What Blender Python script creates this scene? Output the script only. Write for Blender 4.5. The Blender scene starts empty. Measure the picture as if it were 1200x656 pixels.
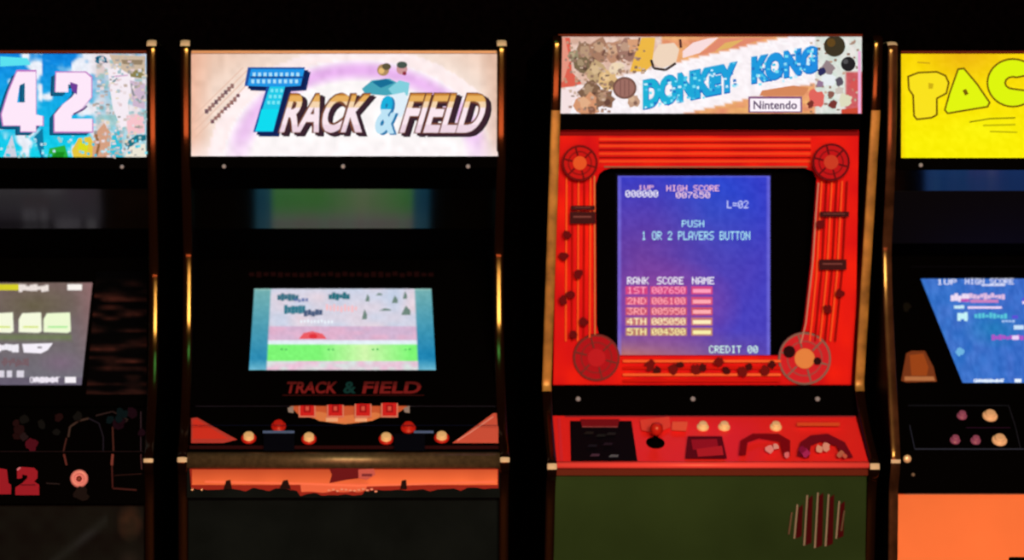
import bpy, bmesh, math, random
from mathutils import Vector
from mathutils.geometry import tessellate_polygon
random.seed(7)
S = bpy.context.scene
COL = S.collection
R = math.radians

# ------------------------------------------------------------------ camera, world, lights, exposure
F = 2875.0                    # focal length in pixels of a 1200 px wide frame
CAM = Vector((0, -5.0, 1.35)) # eye; its optical axis meets the frame at pixel (400, 282)
PX0, PY0 = 400.0, 282.0
cd = bpy.data.cameras.new('camera'); cam = bpy.data.objects.new('camera', cd); COL.objects.link(cam)
cam.location = CAM; cam.rotation_euler = (R(90), 0, 0)
cd.sensor_width = 36; cd.lens = F / 1200 * 36
cd.shift_x = (600 - PX0) / 1200; cd.shift_y = -(328 - PY0) / 1200
cd.clip_start = 0.05
cd.dof.use_dof = True; cd.dof.focus_distance = 4.45; cd.dof.aperture_fstop = 3.0
S.camera = cam

w = bpy.data.worlds.new('world'); S.world = w; w.use_nodes = True
w.node_tree.nodes['Background'].inputs[0].default_value = (0.02, 0.004, 0.006, 1)
w.node_tree.nodes['Background'].inputs[1].default_value = 0.15

def area(name, loc, size, power, color, target):
    l = bpy.data.lights.new(name, 'AREA'); l.shape = 'RECTANGLE'; l.size, l.size_y = size
    l.energy = power; l.color = color
    o = bpy.data.objects.new(name, l); COL.objects.link(o); o.location = loc
    d = Vector(target) - Vector(loc); o.rotation_euler = d.to_track_quat('-Z', 'Y').to_euler()
    return o
area('warm_room_lamp', (0.6, -7.6, 2.62), (2.5, 0.8), 520, (1.0, 0.58, 0.22), (0.5, 0.1, 1.0))
area('red_glint_light', (0.3, -8.2, 0.5), (4.6, 0.8), 170, (1.0, 0.20, 0.10), (0.3, 0, 1.1))  # unseen light added to reflect red in the upper edge molding
area('green_glint_light', (0.2, -2.9, 2.98), (0.9, 0.22), 5, (0.15, 1.0, 0.35), (0.3, 0.1, 1.0))  # unseen light added for the green glint low on the edge molding

S.view_settings.view_transform = 'Standard'; S.view_settings.look = 'None'
S.view_settings.gamma = 1; S.view_settings.exposure = 0
S.view_settings.use_curve_mapping = False

# ------------------------------------------------------------------ colour
def lin1(c):
    c = max(0.0, c) / 255
    return c / 12.92 if c <= 0.04045 else ((c + 0.055) / 1.055) ** 2.4
def lin(c): return (lin1(c[0]), lin1(c[1]), lin1(c[2]))
K = (1.02, 0.56, 0.21)        # how much of the warm room light an upright white sheet sends back
def alb(c):                   # the pigment that looks like colour c in this room
    l = lin(c); return tuple(min(0.92, l[i] / K[i]) for i in range(3))
def mix(a, b, t): return tuple(a[i] * (1 - t) + b[i] * t for i in range(3))
def hsh(i, j, s=0):
    n = (i * 374761393 + j * 668265263 + s * 2147483647) & 0xffffffff
    n = ((n ^ (n >> 13)) * 1274126177) & 0xffffffff
    return ((n ^ (n >> 16)) & 0xffff) / 65535
def noise(x, y, s=0):
    i, j = math.floor(x), math.floor(y); u, v = x - i, y - j
    u, v = u * u * (3 - 2 * u), v * v * (3 - 2 * v)
    a = hsh(i, j, s) * (1 - u) + hsh(i + 1, j, s) * u
    b = hsh(i, j + 1, s) * (1 - u) + hsh(i + 1, j + 1, s) * u
    return a * (1 - v) + b * v

# ------------------------------------------------------------------ materials
def principled(name, color, rough=0.5, metal=0.0, spec=0.5, coat=0.0, coat_rough=0.05, bump=0.0, bscale=40, vary=0.0, tint=None):
    m = bpy.data.materials.new(name); m.use_nodes = True; nt = m.node_tree
    b = nt.nodes['Principled BSDF']
    b.inputs['Roughness'].default_value = rough; b.inputs['Metallic'].default_value = metal
    b.inputs['Specular IOR Level'].default_value = spec
    b.inputs['Coat Weight'].default_value = coat; b.inputs['Coat Roughness'].default_value = coat_rough
    b.inputs['Base Color'].default_value = (*color, 1)
    if tint: b.inputs['Specular Tint'].default_value = (*tint, 1)
    if bump or vary:
        tc = nt.nodes.new('ShaderNodeTexCoord'); n = nt.nodes.new('ShaderNodeTexNoise')
        n.inputs['Scale'].default_value = bscale; n.inputs['Detail'].default_value = 4
        nt.links.new(tc.outputs['Object'], n.inputs['Vector'])
        if bump:
            bp = nt.nodes.new('ShaderNodeBump'); bp.inputs['Strength'].default_value = bump
            bp.inputs['Distance'].default_value = 0.002
            nt.links.new(n.outputs['Fac'], bp.inputs['Height']); nt.links.new(bp.outputs['Normal'], b.inputs['Normal'])
        if vary:
            cr = nt.nodes.new('ShaderNodeValToRGB')
            cr.color_ramp.elements[0].position = 0.3; cr.color_ramp.elements[1].position = 0.7
            cr.color_ramp.elements[0].color = (*[c * (1 - vary) for c in color], 1)
            cr.color_ramp.elements[1].color = (*[min(1, c * (1 + vary)) for c in color], 1)
            nt.links.new(n.outputs['Fac'], cr.inputs['Fac']); nt.links.new(cr.outputs['Color'], b.inputs['Base Color'])
    return m
def attr_mat(name, emit, rough=0.45, spec=0.2, strength=1.0):
    m = bpy.data.materials.new(name); m.use_nodes = True; nt = m.node_tree
    b = nt.nodes['Principled BSDF']; a = nt.nodes.new('ShaderNodeAttribute'); a.attribute_name = 'Col'
    b.inputs['Roughness'].default_value = rough; b.inputs['Specular IOR Level'].default_value = spec
    if emit:
        b.inputs['Base Color'].default_value = (0.002, 0.002, 0.002, 1)
        nt.links.new(a.outputs['Color'], b.inputs['Emission Color']); b.inputs['Emission Strength'].default_value = strength
    else:
        nt.links.new(a.outputs['Color'], b.inputs['Base Color'])
    return m
M = {
 'black': principled('matte_black_laminate', (0.0012, 0.0012, 0.0018), 0.5, spec=0.0),
 'side': principled('black_side_laminate', (0.002, 0.0018, 0.003), 0.45, spec=0.02),
 'gloss': principled('glossy_smoked_black', (0.001, 0.001, 0.001), 0.13, spec=1.0),
 'mold': principled('glossy_edge_molding', (0.006, 0.0025, 0.002), 0.13, spec=0.6, tint=(1.0, 0.72, 0.32)),
 'goldsheen': principled('gold_sheen_edge_molding', (0.33, 0.21, 0.07), 0.42, metal=0.25, spec=0.8, bscale=22, vary=0.55),  # golden reflection along the red cabinet's molding, painted in as base colour
 'brown': principled('bronze_edge_molding', (0.04, 0.02, 0.016), 0.15, spec=0.5, tint=(1.0, 0.75, 0.4), bscale=25, vary=0.5),
 'lid': principled('dull_grey_lid', (0.008, 0.010, 0.022), 0.7, spec=0.0),
 'cap': principled('bright_spot_cap', (0.62, 0.66, 0.78), 0.45, spec=0.3),
 'steel': principled('worn_steel', (0.5, 0.46, 0.46), 0.35, metal=0.9),
 'screw': principled('screw_grey', (0.24, 0.33, 0.7), 0.45, metal=0.0),
 'backlit': attr_mat('backlit_print', True, 0.5, 0.0),
 'crt': attr_mat('glowing_monitor_tube', True, 0.4, 0.02),
 'print': attr_mat('printed_overlay', False, 0.5, 0.03),
 'cream': principled('cream_plastic', (0.9, 0.85, 0.75), 0.3),
 'redplastic': principled('red_plastic', (0.55, 0.02, 0.02), 0.35),
 'olive': principled('brushed_olive_metal', (0.11, 0.10, 0.09), 0.4, metal=0.5, bscale=90, vary=0.25),
 'dkgreen': principled('dark_green_laminate', (0.021, 0.052, 0.026), 0.5, spec=0.0, bscale=3, vary=0.25),
 'charcoal': principled('charcoal_laminate', (0.005, 0.009, 0.016), 0.5, spec=0.0, bscale=12, vary=0.2),
 'orange': principled('orange_painted_front', (0.88, 0.29, 0.17), 0.45, spec=0.05, bscale=2.5, vary=0.12),
 'trimred': principled('dark_red_trim', (0.10, 0.012, 0.01), 0.5, spec=0.1),
 'trimpeach': principled('peach_trim', (0.5, 0.32, 0.3), 0.4),
 'redpanel': principled('red_metal_panel', (0.85, 0.03, 0.05), 0.35, spec=0.3),
 'rednose': principled('highlit_red_lip', (0.92, 0.10, 0.16), 0.35, spec=0.3),  # paler than the panel: the front edge's highlight is in the colour
 'floor': principled('dark_carpet', (0.012, 0.005, 0.006), 0.95, spec=0.1, bump=0.5, bscale=220, vary=0.5),
 'wall': principled('black_painted_wall', (0.0012, 0.0008, 0.0016), 0.8, spec=0.0, bump=0.2, bscale=60, vary=0.5),
 'ceil': principled('black_ceiling_paint', (0.003, 0.002, 0.003), 0.8, spec=0.05, bump=0.2, bscale=40),
}

M['gloss'].node_tree.nodes['Principled BSDF'].inputs['IOR'].default_value = 1.58

# ------------------------------------------------------------------ geometry helpers
def link(name, me, mat=None, parent=None, smooth=False):
    o = bpy.data.objects.new(name, me); COL.objects.link(o)
    if mat is not None: me.materials.append(M[mat] if isinstance(mat, str) else mat)
    if parent is not None: o.parent = parent
    if smooth:
        for p in me.polygons: p.use_smooth = True
    # put the origin at the middle of the mesh
    return o
def from_bm(name, bm, mat, parent=None, smooth=False, recalc=True):
    if recalc: bmesh.ops.recalc_face_normals(bm, faces=bm.faces)
    me = bpy.data.meshes.new(name); bm.to_mesh(me); bm.free()
    return link(name, me, mat, parent, smooth)
def at(px, py, Y):            # the point that stands Y behind the control panel front, seen at (px, py)
    k = (Y - CAM.y) / F
    return Vector(((px - PX0) * k, Y, CAM.z - (py - PY0) * k))
def zat(py, Y): return at(0, py, Y).z
def box(bm, x0, x1, y0, y1, z0, z1):
    vs = [bm.verts.new((x, y, z)) for x in (x0, x1) for y in (y0, y1) for z in (z0, z1)]
    for f in ((0,1,3,2),(4,6,7,5),(0,4,5,1),(2,3,7,6),(0,2,6,4),(1,5,7,3)): bm.faces.new([vs[i] for i in f])
    return vs

class Slope:
    """a flat panel running along X, through (Y1, py1) below and (Y2, py2) above"""
    def __init__(s, Y1, py1, Y2, py2):
        s.a = Vector((0, Y1, zat(py1, Y1))); s.b = Vector((0, Y2, zat(py2, Y2)))
        t = (s.b - s.a).normalized(); n = Vector((0, -t.z, t.y))
        if n.y > 0: n = -n
        s.n = n; s.t = t
    def on(s, px, py, h=0.0):
        d = Vector(((px - PX0) / F, 1, -(py - PY0) / F)); p = s.a + s.n * h
        k = (p - CAM).dot(s.n) / d.dot(s.n)
        return CAM + d * k
    def yz(s, py): p = s.on(PX0, py); return p.y, p.z

def slab(bm, loops, th, n):
    """flat outline (with holes) in 3D, thickened backwards"""
    tris = tessellate_polygon(loops); flat = [v for l in loops for v in l]
    fr = [bm.verts.new(v) for v in flat]; bk = [bm.verts.new(v - n * th) for v in flat]
    for t in tris:
        try:
            bm.faces.new([fr[i] for i in t]); bm.faces.new([bk[i] for i in reversed(t)])
        except ValueError: pass
    k = 0
    for l in loops:
        m = len(l)
        for i in range(m):
            a, b = k + i, k + (i + 1) % m
            try: bm.faces.new([fr[a], fr[b], bk[b], bk[a]])
            except ValueError: pass
        k += m

def panel(name, sl, x0, x1, py0, py1, mat, parent, th=0.012, bevel=0.0):
    """a panel between world X x0..x1 on slope sl"""
    y0, z0 = sl.yz(py0); y1, z1 = sl.yz(py1)
    bm = bmesh.new()
    slab(bm, [[Vector((x0, y0, z0)), Vector((x1, y0, z0)), Vector((x1, y1, z1)), Vector((x0, y1, z1))]], th, sl.n)
    o = from_bm(name, bm, mat, parent)
    if bevel:
        md = o.modifiers.new('bevel', 'BEVEL'); md.width = bevel; md.segments = 3
    return o

FONT57 = {'0':'3E5149453E','1':'00427F4000','2':'4261514946','3':'2141454B31','4':'1814127F10','5':'2745454539','6':'3C4A494930','7':'0171090503','8':'3649494936','9':'064949291E','A':'7E1111117E','B':'7F49494936','C':'3E41414122','D':'7F4141221C','E':'7F49494941','F':'7F09090901','G':'3E4149497A','H':'7F0808087F','I':'00417F4100','J':'2040413F01','K':'7F08142241','L':'7F40404040','M':'7F020C027F','N':'7F0408107F','O':'3E4141413E','P':'7F09090906','R':'7F09192946','S':'4649494931','T':'01017F0101','U':'3F4040403F','V':'1F2040201F','W':'3F4038403F','Y':'0708700807','=':'1414141414','-':'0808080808','#':'7F7F7F7F7F'}

class Art:
    """coloured flat shapes lying in layers on a slope, all one mesh with a colour attribute"""
    def __init__(s, sl, conv, step=0.0005):
        s.sl, s.conv, s.step = sl, conv, step; s.v = []; s.f = []; s.c = []; s.z = 0; s.clip = None
    def layer(s): s.z += 1
    def _p(s, p, z=None):
        if s.clip: p = (min(max(p[0], s.clip[0]), s.clip[2]), min(max(p[1], s.clip[1]), s.clip[3]))
        return s.sl.on(p[0], p[1], (s.z if z is None else z) * s.step)
    def tri(s, pts2, col):
        b = len(s.v); s.v += [s._p(p) for p in pts2]; s.f.append(tuple(range(b, b + len(pts2))))
        cc = s.conv(col) if not isinstance(col, list) else None
        s.c += [cc] * len(pts2) if cc else [s.conv(k) for k in col]
    def poly(s, pts, col, holes=()):
        s.layer(); loops = [[Vector((p[0], p[1], 0)) for p in pts]] + [[Vector((p[0], p[1], 0)) for p in h] for h in holes]
        flat = [v for l in loops for v in l]
        for t in tessellate_polygon(loops): s.tri([flat[i][:2] for i in t], col)
    def rect(s, x0, y0, x1, y1, col, new=True):
        if new: s.layer()
        s.tri([(x0, y0), (x1, y0), (x1, y1), (x0, y1)], col)
    def disc(s, x, y, r, col, ry=None, n=28, a0=0, a1=360):
        ry = ry or r
        pts = [(x + r * math.cos(R(a0 + (a1 - a0) * i / n)), y + ry * math.sin(R(a0 + (a1 - a0) * i / n))) for i in range(n if a1 - a0 == 360 else n + 1)]
        s.poly(pts, col)
    def ring(s, x, y, r, wd, col, n=32):
        s.layer()
        for i in range(n):
            a, b = 2 * math.pi * i / n, 2 * math.pi * (i + 1) / n
            s.tri([(x + r * math.cos(a), y + r * math.sin(a)), (x + r * math.cos(b), y + r * math.sin(b)),
                   (x + (r - wd) * math.cos(b), y + (r - wd) * math.sin(b)), (x + (r - wd) * math.cos(a), y + (r - wd) * math.sin(a))], col)
    def stroke(s, pts, wd, col):
        s.layer()
        for (x0, y0), (x1, y1) in zip(pts, pts[1:]):
            l = math.hypot(x1 - x0, y1 - y0) or 1; nx, ny = -(y1 - y0) / l * wd / 2, (x1 - x0) / l * wd / 2
            s.tri([(x0 + nx, y0 + ny), (x1 + nx, y1 + ny), (x1 - nx, y1 - ny), (x0 - nx, y0 - ny)], col)
    def grid(s, q, nx, ny, fn):
        """q: four corners TL, TR, BR, BL; fn(px, py, u, v) -> colour"""
        s.layer(); pt = lambda u, v: tuple((q[0][k] * (1 - u) + q[1][k] * u) * (1 - v) + (q[3][k] * (1 - u) + q[2][k] * u) * v for k in (0, 1))
        b = len(s.v)
        for j in range(ny + 1):
            for i in range(nx + 1):
                p = pt(i / nx, j / ny); s.v.append(s._p(p)); s.c.append(s.conv(fn(p[0], p[1], i / nx, j / ny)))
        for j in range(ny):
            for i in range(nx):
                a = b + j * (nx + 1) + i; s.f.append((a, a + 1, a + nx + 2, a + nx + 1))
    def pix(s, txt, x0, y0, x1, y1, col):
        s.layer(); n = len(txt); cw = (x1 - x0) / (n * 6 - 1); rh = (y1 - y0) / 7
        for k, ch in enumerate(txt):
            g = FONT57.get(ch)
            if not g: continue
            for c in range(5):
                bits = int(g[2 * c:2 * c + 2], 16); r = 0
                while r < 7:
                    if bits >> r & 1:
                        e = r
                        while e < 7 and bits >> e & 1: e += 1
                        s.rect(x0 + (k * 6 + c) * cw, y0 + r * rh, x0 + (k * 6 + c + 1.08) * cw, y0 + e * rh, col, False); r = e
                    else: r += 1
    def text(s, txt, x0, y0, x1, y1, colfn, shear=0.0, bold=0.0, rot=0.0, rise=0.0, cuts=(), grow=0.0, dx=0, dy=0, space=1.0):
        """letters fitted to the box; rise: how many px the line climbs from left to right"""
        s.layer()
        cu = bpy.data.curves.new('t', 'FONT'); cu.body = txt; cu.size = 1; cu.offset = bold; cu.space_character = space; cu.resolution_u = 4
        ob = bpy.data.objects.new('t', cu); me = bpy.data.meshes.new_from_object(ob)
        cu2 = None
        if grow: pass
        bm = bmesh.new(); bm.from_mesh(me)
        xs = [v.co.x for v in bm.verts]; ys = [v.co.y for v in bm.verts]
        ax, bx, ay, by = min(xs), max(xs), min(ys), max(ys)
        for v in bm.verts:
            u = (v.co.x - ax) / (bx - ax); h = (v.co.y - ay) / (by - ay)
            X = x0 + u * (x1 - x0); Yp = y1 - h * (y1 - y0)
            X += shear * (y1 - Yp); Yp -= rise * u
            v.co = Vector((X + dx, Yp + dy, 0))
        for c in cuts:
            g = bm.verts[:] + bm.edges[:] + bm.faces[:]
            bmesh.ops.bisect_plane(bm, geom=g, plane_co=(0, c, 0), plane_no=(0, 1, 0))
        for f in bm.faces:
            m = f.calc_center_median(); s.tri([v.co[:2] for v in f.verts], colfn(m.x, m.y) if callable(colfn) else colfn)
        bm.free(); bpy.data.meshes.remove(me); bpy.data.objects.remove(ob); bpy.data.curves.remove(cu)
    def back(s, q, th, col=(2, 2, 2)):
        """a solid body behind the picture"""
        fr = [s.sl.on(p[0], p[1], 0) for p in q]; bk = [v - s.sl.n * th for v in fr]
        b = len(s.v); s.v += fr + bk; s.c += [s.conv(col)] * (2 * len(q))
        n = len(q)
        s.f.append(tuple(b + i for i in range(n))); s.f.append(tuple(b + n + i for i in reversed(range(n))))
        for i in range(n):
            j = (i + 1) % n; s.f.append((b + i, b + j, b + n + j, b + n + i))
    def build(s, name, mat, parent):
        me = bpy.data.meshes.new(name); me.from_pydata([tuple(v) for v in s.v], [], s.f)
        ca = me.color_attributes.new('Col', 'FLOAT_COLOR', 'POINT')
        for i, c in enumerate(s.c): ca.data[i].color = (*c, 1)
        me.validate()
        return link(name, me, mat, parent)

def wob(bx, by, d, seed=0, n=14):
    return [(bx + d * math.cos(2 * math.pi * i / n) * (0.7 + 0.6 * hsh(i, seed)), by + d * math.sin(2 * math.pi * i / n) * (0.7 + 0.6 * hsh(i, seed + 5))) for i in range(n)]

# ------------------------------------------------------------------ room
def structure(name, x0, x1, y0, y1, z0, z1, mat):
    bm = bmesh.new(); box(bm, x0, x1, y0, y1, z0, z1); o = from_bm(name, bm, mat); o['kind'] = 'structure'; return o
structure('floor', -4.6, 5.0, -9.2, 1.12, -0.1, 0.0, 'floor')
structure('wall_back', -4.6, 5.0, 1.0, 1.12, 0.0, 3.1, 'wall')
structure('wall_left', -4.7, -4.6, -9.2, 1.12, 0.0, 3.1, 'wall')
structure('wall_right', 5.0, 5.1, -9.2, 1.12, 0.0, 3.1, 'wall')
structure('wall_front', -4.6, 5.0, -9.3, -9.2, 0.0, 3.1, 'wall')
structure('ceiling', -4.7, 5.1, -9.3, 1.12, 3.1, 3.2, 'ceil')
structure('baseboard_back', -4.6, 5.0, 0.975, 1.0, 0.0, 0.09, 'black')

# ------------------------------------------------------------------ cabinet building blocks
HW = 0.338; TH = 0.018; BACK = 0.80
def chaikin(p, n=3):
    for _ in range(n):
        q = [p[0]]
        for a, b in zip(p, p[1:]):
            q.append((a[0] * .75 + b[0] * .25, a[1] * .75 + b[1] * .25)); q.append((a[0] * .25 + b[0] * .75, a[1] * .25 + b[1] * .75))
        q.append(p[-1]); p = q
    return p
def profile(pts):
    """pts: (Y, py) down the front edge, from the top corner to the control panel and the floor"""
    ys = [(Y, zat(py, Y)) for Y, py in pts]
    top = ys[0][1] + 0.002
    line = [(BACK - 0.06, top), (ys[0][0] + 0.05, top), (ys[0][0] + 0.004, top)] + ys
    f = line[-1]
    line += [(f[0] + 0.03, 0.10), (f[0] + 0.03, 0.02)]
    return chaikin(line, 3)
def side(root, x, prof, lean, mold, caps):
    X = lambda z: x + lean * (z - 0.89)
    bm = bmesh.new(); outline = prof + [(BACK, 0.02), (BACK, prof[0][1] - 0.06)]
    for s in (-1, 1):
        pass
    A = [Vector((X(z) - TH / 2, y, z)) for y, z in outline]
    tris = tessellate_polygon([[Vector((v.y, v.z, 0)) for v in A]])
    a = [bm.verts.new(v) for v in A]; b = [bm.verts.new(v + Vector((TH, 0, 0))) for v in A]
    for t in tris: bm.faces.new([a[i] for i in t]); bm.faces.new([b[i] for i in reversed(t)])
    for i in range(len(A)):
        j = (i + 1) % len(A); bm.faces.new([a[i], a[j], b[j], b[i]])
    sp = from_bm('side_panel', bm, 'side', root)
    n = 12; hw = TH / 2 + 0.0006; rows = []
    for i, (y, z) in enumerate(prof):
        p, q = prof[max(0, i - 1)], prof[min(len(prof) - 1, i + 1)]
        t = Vector((q[0] - p[0], q[1] - p[1])).normalized(); nn = Vector((t.y, -t.x))   # outward
        row = []
        for k in range(n + 1):
            th = math.pi * k / n; h = 0.0021 * math.sin(th) + 0.0002
            row.append((X(z) + hw * math.cos(th), y + nn.x * h, z + nn.y * h))
        rows.append(row)
    if isinstance(mold, str): mold = [(mold, -9)]
    a = 0
    for m, zend in mold:          # stretches of molding end to end, each with its own material
        b = a + 1
        while b < len(rows) - 1 and not (prof[b][0] < 0.3 and prof[b][1] < zend): b += 1
        bm = bmesh.new(); vs = [[bm.verts.new(p) for p in r_] for r_ in rows[a:b + 1]]
        for r0, r1 in zip(vs, vs[1:]):
            for k in range(n): bm.faces.new([r0[k], r0[k + 1], r1[k + 1], r1[k]])
        from_bm('edge_molding', bm, m, sp, True); a = b
    for za, zb in caps:           # pale caps added for the bright spots at top corner and nose
        ks = [i for i, (y, z) in enumerate(prof) if za <= z <= zb and y < 0.25]
        bm = bmesh.new(); vs = []
        for i in ks:
            c = Vector((X(prof[i][1]), *prof[i]))
            vs.append([bm.verts.new(c + (Vector(p) - c) * 1.04 + (Vector(rows[i][6]) - c).normalized() * 0.0006) for p in rows[i]])
        for r0, r1 in zip(vs, vs[1:]):
            for k in range(n): bm.faces.new([r0[k], r0[k + 1], r1[k + 1], r1[k]])
        from_bm('corner_spot_cap', bm, 'cap', sp, True)
    return sp
def cabinet(cx, prof_pts, label, lean=0.0, mold='mold', caps=None):
    root = bpy.data.objects.new('arcade_cabinet', None); COL.objects.link(root); root.empty_display_size = 0.2
    root['label'] = label; root['category'] = 'arcade machine'
    pr = profile(prof_pts)
    tip = min(prof_pts, key=lambda p: p[0]); ty = zat(tip[1], 0)
    if caps is None: caps = [(ty - .0045, ty + .0050), (zat(prof_pts[1][1] + 1.5, .06), 9)]
    for s in (-1, 1): side(root, cx + s * (HW - TH / 2), pr, lean, mold, caps)
    x0, x1 = cx - HW + TH, cx + HW - TH; top = max(z for y, z in pr)
    bm = bmesh.new(); L = lambda z: lean * (z - 0.89)
    zt = top - 0.012; yf = prof_pts[0][0] + 0.03
    vs = box(bm, x0, x1, yf, BACK - 0.07, zt - 0.016, zt)
    for v in bm.verts: v.co.x += L(v.co.z)
    from_bm('top_panel', bm, 'black', root)
    bm = bmesh.new(); box(bm, x0, x1, BACK - 0.05, BACK - 0.034, 0.03, top - 0.06)
    for v in bm.verts: v.co.x += L(v.co.z)
    from_bm('back_panel', bm, 'black', root)
    bm = bmesh.new(); box(bm, x0 + 0.001, x1 - 0.001, 0.09, 0.70, 0.02, 0.04)
    for v in bm.verts: v.co.x += L(v.co.z)
    from_bm('bottom_panel', bm, 'black', root)
    for sx in (x0 + 0.04, x1 - 0.04):
        for sy in (0.14, 0.64):
            bm = bmesh.new(); bmesh.ops.create_cone(bm, cap_ends=True, segments=16, radius1=0.018, radius2=0.012, depth=0.02)
            for v in bm.verts: v.co += Vector((sx + L(0), sy, 0.01))
            from_bm('foot', bm, 'steel', root)
    return root, x0, x1
def move_root(root):
    """put the cabinet's empty at the middle of its footprint, leaving the parts where they stand"""
    pass
def strip(name, sl, x0, x1, y0, y1, mat, parent, th=0.012, bevel=0.002, h=0.0):
    """panel whose ends are given in pixels"""
    bm = bmesh.new(); q = [sl.on(x0, y1, h), sl.on(x1, y1, h), sl.on(x1, y0, h), sl.on(x0, y0, h)]
    slab(bm, [q], th, sl.n); o = from_bm(name, bm, mat, parent)
    if bevel: md = o.modifiers.new('bevel', 'BEVEL'); md.width = bevel; md.segments = 3
    return o
def lathe(name, sl, px, py, prof, mat, parent, h=0.0, seg=24):
    """round thing standing on a slope; prof: (radius, height)"""
    o0 = sl.on(px, py, h); n = sl.n; u = Vector((1, 0, 0)); v = n.cross(u)
    bm = bmesh.new(); rows = []
    for r, z in prof:
        rows.append([bm.verts.new(o0 + n * z + (u * math.cos(2 * math.pi * k / seg) + v * math.sin(2 * math.pi * k / seg)) * r) for k in range(seg)])
    for a, b in zip(rows, rows[1:]):
        for k in range(seg): bm.faces.new([a[k], a[(k + 1) % seg], b[(k + 1) % seg], b[k]])
    bm.faces.new(rows[0]); bm.faces.new(rows[-1])
    ob = from_bm(name, bm, mat, parent)
    for p in ob.data.polygons: p.use_smooth = len(p.vertices) == 4
    return ob
def screw(sl, px, py, parent, r=0.0055, mat='screw'):
    return lathe('screw', sl, px, py, [(r, -0.002), (r, 0.001), (r * 0.8, 0.0028), (r * 0.35, 0.0034), (r * 0.3, 0.002)], mat, parent)
def button(sl, px, py, parent, mat='cream', r=0.013, ring=None):
    o = lathe('push_button', sl, px, py, [(r * 1.25, -0.004), (r * 1.25, 0.003), (r * 1.12, 0.005), (r * 0.95, 0.005), (r * 0.93, 0.003), (r * 0.86, 0.003), (r * 0.86, 0.011), (r * 0.76, 0.0125), (r * 0.4, 0.0118)], mat, parent)
    if ring:
        o.data.materials.append(M[ring])
        for p in o.data.polygons:
            c = (o.data.vertices[p.vertices[0]].co - sl.on(px, py)).dot(sl.n)
            if max((o.data.vertices[i].co - sl.on(px, py)).dot(sl.n) for i in p.vertices) < 0.0051: p.material_index = 1
    return o
def joystick(sl, px, py, parent, mat):
    return lathe('joystick', sl, px, py, [(0.016, -0.002), (0.016, 0.0015), (0.0045, 0.003), (0.0045, 0.03), (0.006, 0.032), (0.011, 0.036), (0.0145, 0.043), (0.0155, 0.05), (0.0135, 0.058), (0.008, 0.063), (0.003, 0.0645)], mat, parent)
def hood(root, x0, x1, prof, mat, name='speaker_panel'):
    """a panel bent along X; prof: (Y, z) from top to bottom"""
    v = []; f = []; sm = []; n = len(prof); O = 0.008
    row = lambda x, o: [(x, y + o, z + o) for y, z in prof]
    for (A_, B_, fl) in ((row(x0, 0), row(x1, 0), True), (row(x1, O), row(x0, O), False), (row(x0, O), row(x0, 0), False), (row(x1, 0), row(x1, O), False)):
        k = len(v); v += A_ + B_
        for i in range(n - 1): f.append((k + i, k + i + 1, k + n + i + 1, k + n + i)); sm.append(fl)
    for i in (0, n - 1):
        y, z = prof[i]; k = len(v); v += [(x0, y, z), (x1, y, z), (x1, y + O, z + O), (x0, y + O, z + O)]; f.append((k, k + 1, k + 2, k + 3)); sm.append(False)
    me = bpy.data.meshes.new(name); me.from_pydata(v, [], f)
    for p, q in zip(me.polygons, sm): p.use_smooth = q
    return link(name, me, mat, root)
def lit(c): return lin(c)

def laid_back_top(root, x0, x1, mY, my0, my1, crisp=True):
    """retainer, sloping speaker panel, glossy reflecting hood and dark lid above a laid-back monitor"""
    sl = Slope(mY, my1 + 18, mY, my1)
    rt = panel('marquee_retainer', sl, x0, x1, my1 + 14, my1 + 0.5, 'black', root, 0.01, 0.002)
    if not crisp:
        y, z = mY + 0.004, zat(my1 + 13, mY); pr = []
        for i in range(8): pr.append((y, z)); al = R(28 + .6 * i); y += math.cos(al) * .0125; z -= math.sin(al) * .0125
        hood(root, x0, x1, pr, 'gloss', 'speaker_panel'); e = pr[-1]
        hood(root, x0, x1, [(e[0], e[1] - .001), (.34, zat(285, .34))], 'lid', 'monitor_lid')
        hood(root, x0, x1, [(.341, zat(285.5, .34)), (.49, zat(303, .49))], 'black', 'monitor_lid'); return rt
    a0 = (mY + 0.004, zat(my1 + 14, mY)); a1 = (0.235, zat(221, 0.235))
    hood(root, x0, x1, [a0, a1], 'gloss' if not crisp else 'black', 'speaker_panel')
    pr = []
    y, z = 0.24, zat(221.5, 0.24); n = 10
    for i in range(n + 1):
        pr.append((y, z)); al = R(42.9 + 12 * i / n); st = 0.0112; y += math.cos(al) * st; z -= math.sin(al) * st
    hood(root, x0, x1, pr, 'gloss', 'reflecting_hood')
    e = pr[-1]
    hood(root, x0, x1, [(e[0], e[1] - 0.001), (0.49, zat(303, 0.49))], 'black', 'monitor_lid')
    return rt

# ================================================================== 1. the sports cabinet
P_STD = [(.104, 49), (.097, 52), (.096, 62), (.102, 120), (.112, 187), (.150, 240), (.188, 290), (.190, 306), (.180, 380), (.168, 408), (.150, 438), (.115, 478), (.055, 515), (.012, 530), (0, 539), (.002, 547), (.030, 560), (.035, 600)]
root, x0, x1 = cabinet(0.0043, P_STD, 'upright arcade cabinet with white and pink running-track marquee and four cream buttons')
tf = root
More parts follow.
